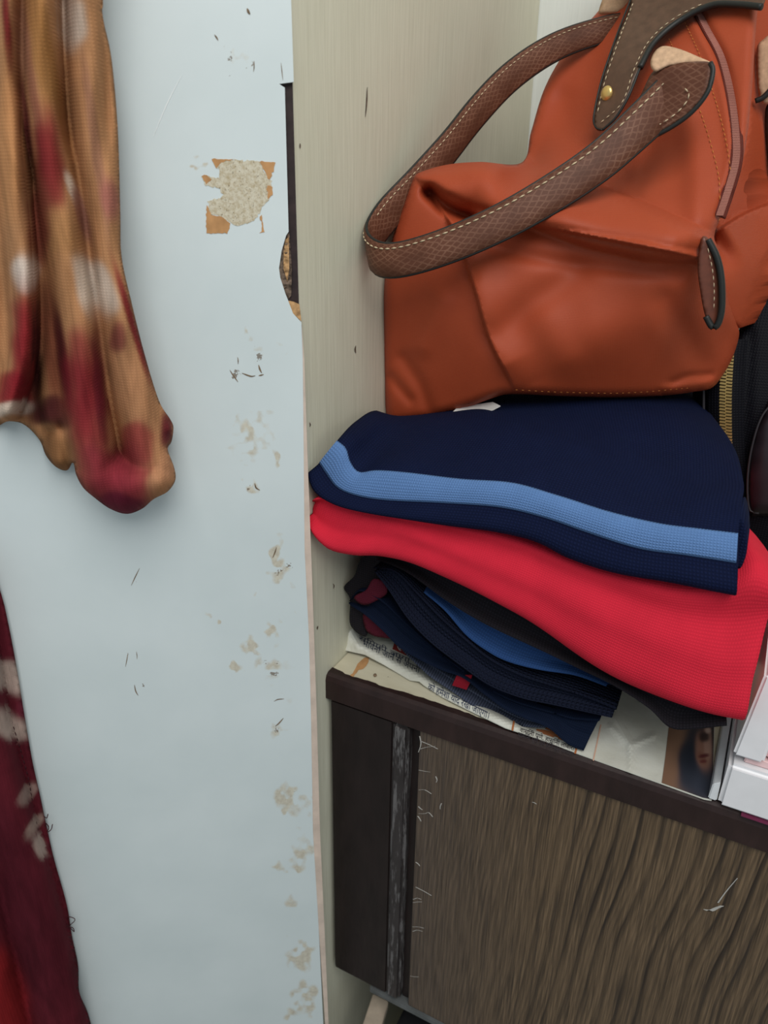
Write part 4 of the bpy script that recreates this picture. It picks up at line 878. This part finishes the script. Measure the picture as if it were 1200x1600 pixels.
# ------------------------------------------------------------------ tie-dyed scarf on the door
CT, CM, CD, CC, CO = A(.46, .225, .105), A(.20, .017, .022), A(.11, .010, .020), A(.66, .52, .42), A(.55, .22, .10)
K = lambda *v: A(*v)
scarf_c = dye(CT, [(50, 130, 7, 130, -8, K(.30, .12, .07)), (95, 170, 8, 110, -12, K(.28, .12, .045)), (150, 230, 8, 130, -8, K(.36, .17, .10)), (20, -300, 25, 200, 0, CM), (110, -250, 30, 120, 0, CC), (12, 50, 6, 75, -4, CM), (33, 60, 11, 60, -4, K(.36, .17, .10)), (66, 70, 17, 110, -8, K(.33, .15, .05)), (114, 35, 21, 42, -4, K(.55, .43, .35)), (36, 180, 9, 75, -7, CD), (14, 220, 20, 120, 0, K(.52, .24, .10)), (77, 255, 22, 84, -5, CM), (62, 350, 16, 60, 0, K(.25, .06, .04)),  # narrow dark blobs paint the shade of fold valleys and gaps among the dyes
    (113, 295, 6, 28, -20, CC), (100, 390, 22, 70, -8, K(.46, .22, .09)), (172, 310, 14, 34, -12, K(.36, .13, .10)), (128, 335, 8, 40, -15, K(.33, .14, .10)), (110, 455, 26, 50, -12, K(.48, .23, .105)), (40, 425, 18, 26, 0, K(.70, .58, .50)), (38, 535, 20, 84, 0, K(.24, .012, .022)), (20, 612, 30, 30, 30, K(.24, .012, .022)), (12, 641, 42, 11, -12, CC), (57, 560, 7, 85, 0, K(.06, .012, .012)),
    (80, 540, 16, 95, -6, K(.22, .065, .035)), (75, 645, 32, 22, 0, K(.07, .012, .016)), (98, 560, 8, 75, -8, K(.09, .014, .016)), (134, 445, 15, 46, -12, CC), (160, 452, 18, 42, -20, K(.56, .45, .37)), (133, 625, 30, 100, -4, K(.24, .016, .028)), (156, 600, 10, 85, -4, K(.13, .013, .022)), (205, 605, 27, 105, -20, K(.47, .225, .11)), (184, 530, 13, 24, 0, K(.22, .06, .045)), (214, 688, 24, 28, 0, K(.32, .06, .05)), (180, 748, 58, 50, 15, K(.23, .018, .036)), (190, 792, 42, 20, 0, K(.13, .012, .03)), (256, 735, 17, 36, 30, K(.48, .23, .12)), (207, 505, 6, 95, -17, CM), (260, 672, 10, 28, 0, CD), (90, 710, 24, 28, 0, K(.26, .12, .05))])
sc_roll = rolls([([(10, -600), (12, 100), (25, 300), (38, 480), (36, 560), (12, 640)], [26, 28, 30, 26, 26, 22], .046), ([(70, 300), (78, 450), (86, 650)], [22, 24, 22], .018),
    ([(60, -600), (66, 100), (88, 280), (116, 470), (132, 620), (150, 740)], [26, 30, 34, 36, 36, 40], [.040, .044, .048, .052, .05, .044]), ([(118, -600), (134, 100), (158, 300), (182, 470), (212, 620), (236, 730)], [32, 36, 34, 34, 40, 40], .038), ([(165, -600), (176, 200), (186, 400), (225, 570), (262, 672)], [12, 14, 14, 14, 10], .022), ([(150, 745), (195, 762), (240, 752)], [46, 46, 36], .044), ([(92, 690), (90, 715)], 20, .014)])
sc_ol = [(-60, -640), (120, -640), (158, -60), (160, 20), (174, 90), (184, 200), (188, 330), (190, 400), (205, 470), (225, 550), (248, 625), (266, 655), (271, 668), (268, 690), (262, 702), (272, 730), (274, 750), (262, 768), (240, 780), (222, 795), (198, 803), (172, 795), (148, 778), (130, 762), (119, 742), (114, 722), (105, 735), (88, 730), (72, 712), (62, 688), (40, 665), (15, 658), (-60, 655), (-90, 300)]
sc = relief('scarf', sc_ol, lambda x, y: .008+sc_roll(x, y)+.0016*np.sin(x*.12+y*.02), DOOR, 'scarf', None, step=4, edge_w=9, edge_d=.007, back=-nd, thick=.006, cols={'dye': scarf_c}, relax=2)
tag(sc, 'tan, cream and maroon tie-dyed cotton scarf hanging in folds on the white door', 'scarf')

# ------------------------------------------------------------------ maroon drape at the lower left
CMr = A(.105, .012, .020); CC2 = A(.45, .34, .29)
dr_c = dye(CMr, [(12, 1058, 26, 22, 10, CC2), (14, 1135, 32, 18, 20, CC2), (38, 1105, 12, 16, 0, A(.14, .02, .035)), (44, 1240, 20, 8, -50, A(.33, .22, .19)), (54, 1290, 22, 8, -55, A(.36, .25, .21)), (62, 1325, 8, 18, -20, CC2), (10, 1570, 34, 90, -10, A(.22, .012, .014)), (40, 1420, 40, 150, -18, A(.075, .009, .016))])  # brighter red at the lower left is light painted into the cloth colour
dr_roll = rolls([([(-70, 900), (-30, 1150), (10, 1300), (60, 1480), (95, 1640)], [50, 50, 50, 50, 50], .030), ([(-90, 1200), (-40, 1450), (0, 1640)], [60, 60, 60], .042)])
dr_ol = [(-160, 560), (-110, 600), (-40, 800), (0, 922), (12, 970), (25, 1037), (37, 1110), (50, 1186), (62, 1240), (72, 1287), (84, 1340), (104, 1412), (112, 1460), (122, 1508), (124, 1550), (138, 1585), (150, 1640), (175, 1780), (-160, 1780)]
dr = relief('drape', dr_ol, lambda x, y: .006+dr_roll(x, y), DOOR, 'drape', None, step=6, smooth_outline=True, edge_w=7, edge_d=.003, back=-nd, thick=.0035, cols={'dye': dr_c})
tag(dr, 'dark maroon cloth with pale tie-dyed border hanging at the lower left', 'cloth')
def dpath(pts, n, off): q = cr(pts, n); return DOOR.at(q[:, 0], q[:, 1], .006+dr_roll(q[:, 0], q[:, 1])+off)
stitches('border_stitching', dpath([(2, 1040), (14, 1110), (30, 1165), (44, 1215), (52, 1260), (60, 1300)], 80, .001), nd, dr, 'fray', .004, .002, .0004)
for k, pts in enumerate(([(70, 1284), (76, 1292), (74, 1300), (80, 1296), (82, 1288)], [(106, 1432), (114, 1434), (117, 1438), (109, 1446)], [(108, 1448), (114, 1450), (116, 1456), (110, 1450)], [(68, 1275), (73, 1278), (75, 1272)])):
    tube('frayed_thread', dpath(pts, 16, .002), .0004, 'fray', dr, 5)

# ------------------------------------------------------------------ things below, in the lower compartment
def lowq(name, quad, y, mat, label, cat, thick):
    q = np.array(quad, float); P = YP.at(q[:, 0], q[:, 1], np.array(y, float)); b = [tuple(p) for p in P]; t_ = [tuple(p-A(0, 0, thick)) for p in P]
    o = hexa(name, t_, b, mat, None, .0015); tag(o, label, cat); return o
zc_ = BOT-.05
slat_p = [ZP.at(x, y, zc_) for x, y in ((583, 1552), (607, 1564), (570, 1690), (540, 1680))]
o = hexa('wooden_slat', [tuple(p-A(0, 0, .012)) for p in slat_p[::-1]], [tuple(p) for p in slat_p[::-1]], 'slat', None, .001); tag(o, 'bare wooden slat standing out below the dark panel, lower compartment', 'slat')
o = box('storage_box', (.075, -.02, -.76), (.42, .30, zc_-.015), 'blackbox', None, .004); tag(o, 'black box in the dark compartment under the veneered panel', 'box')
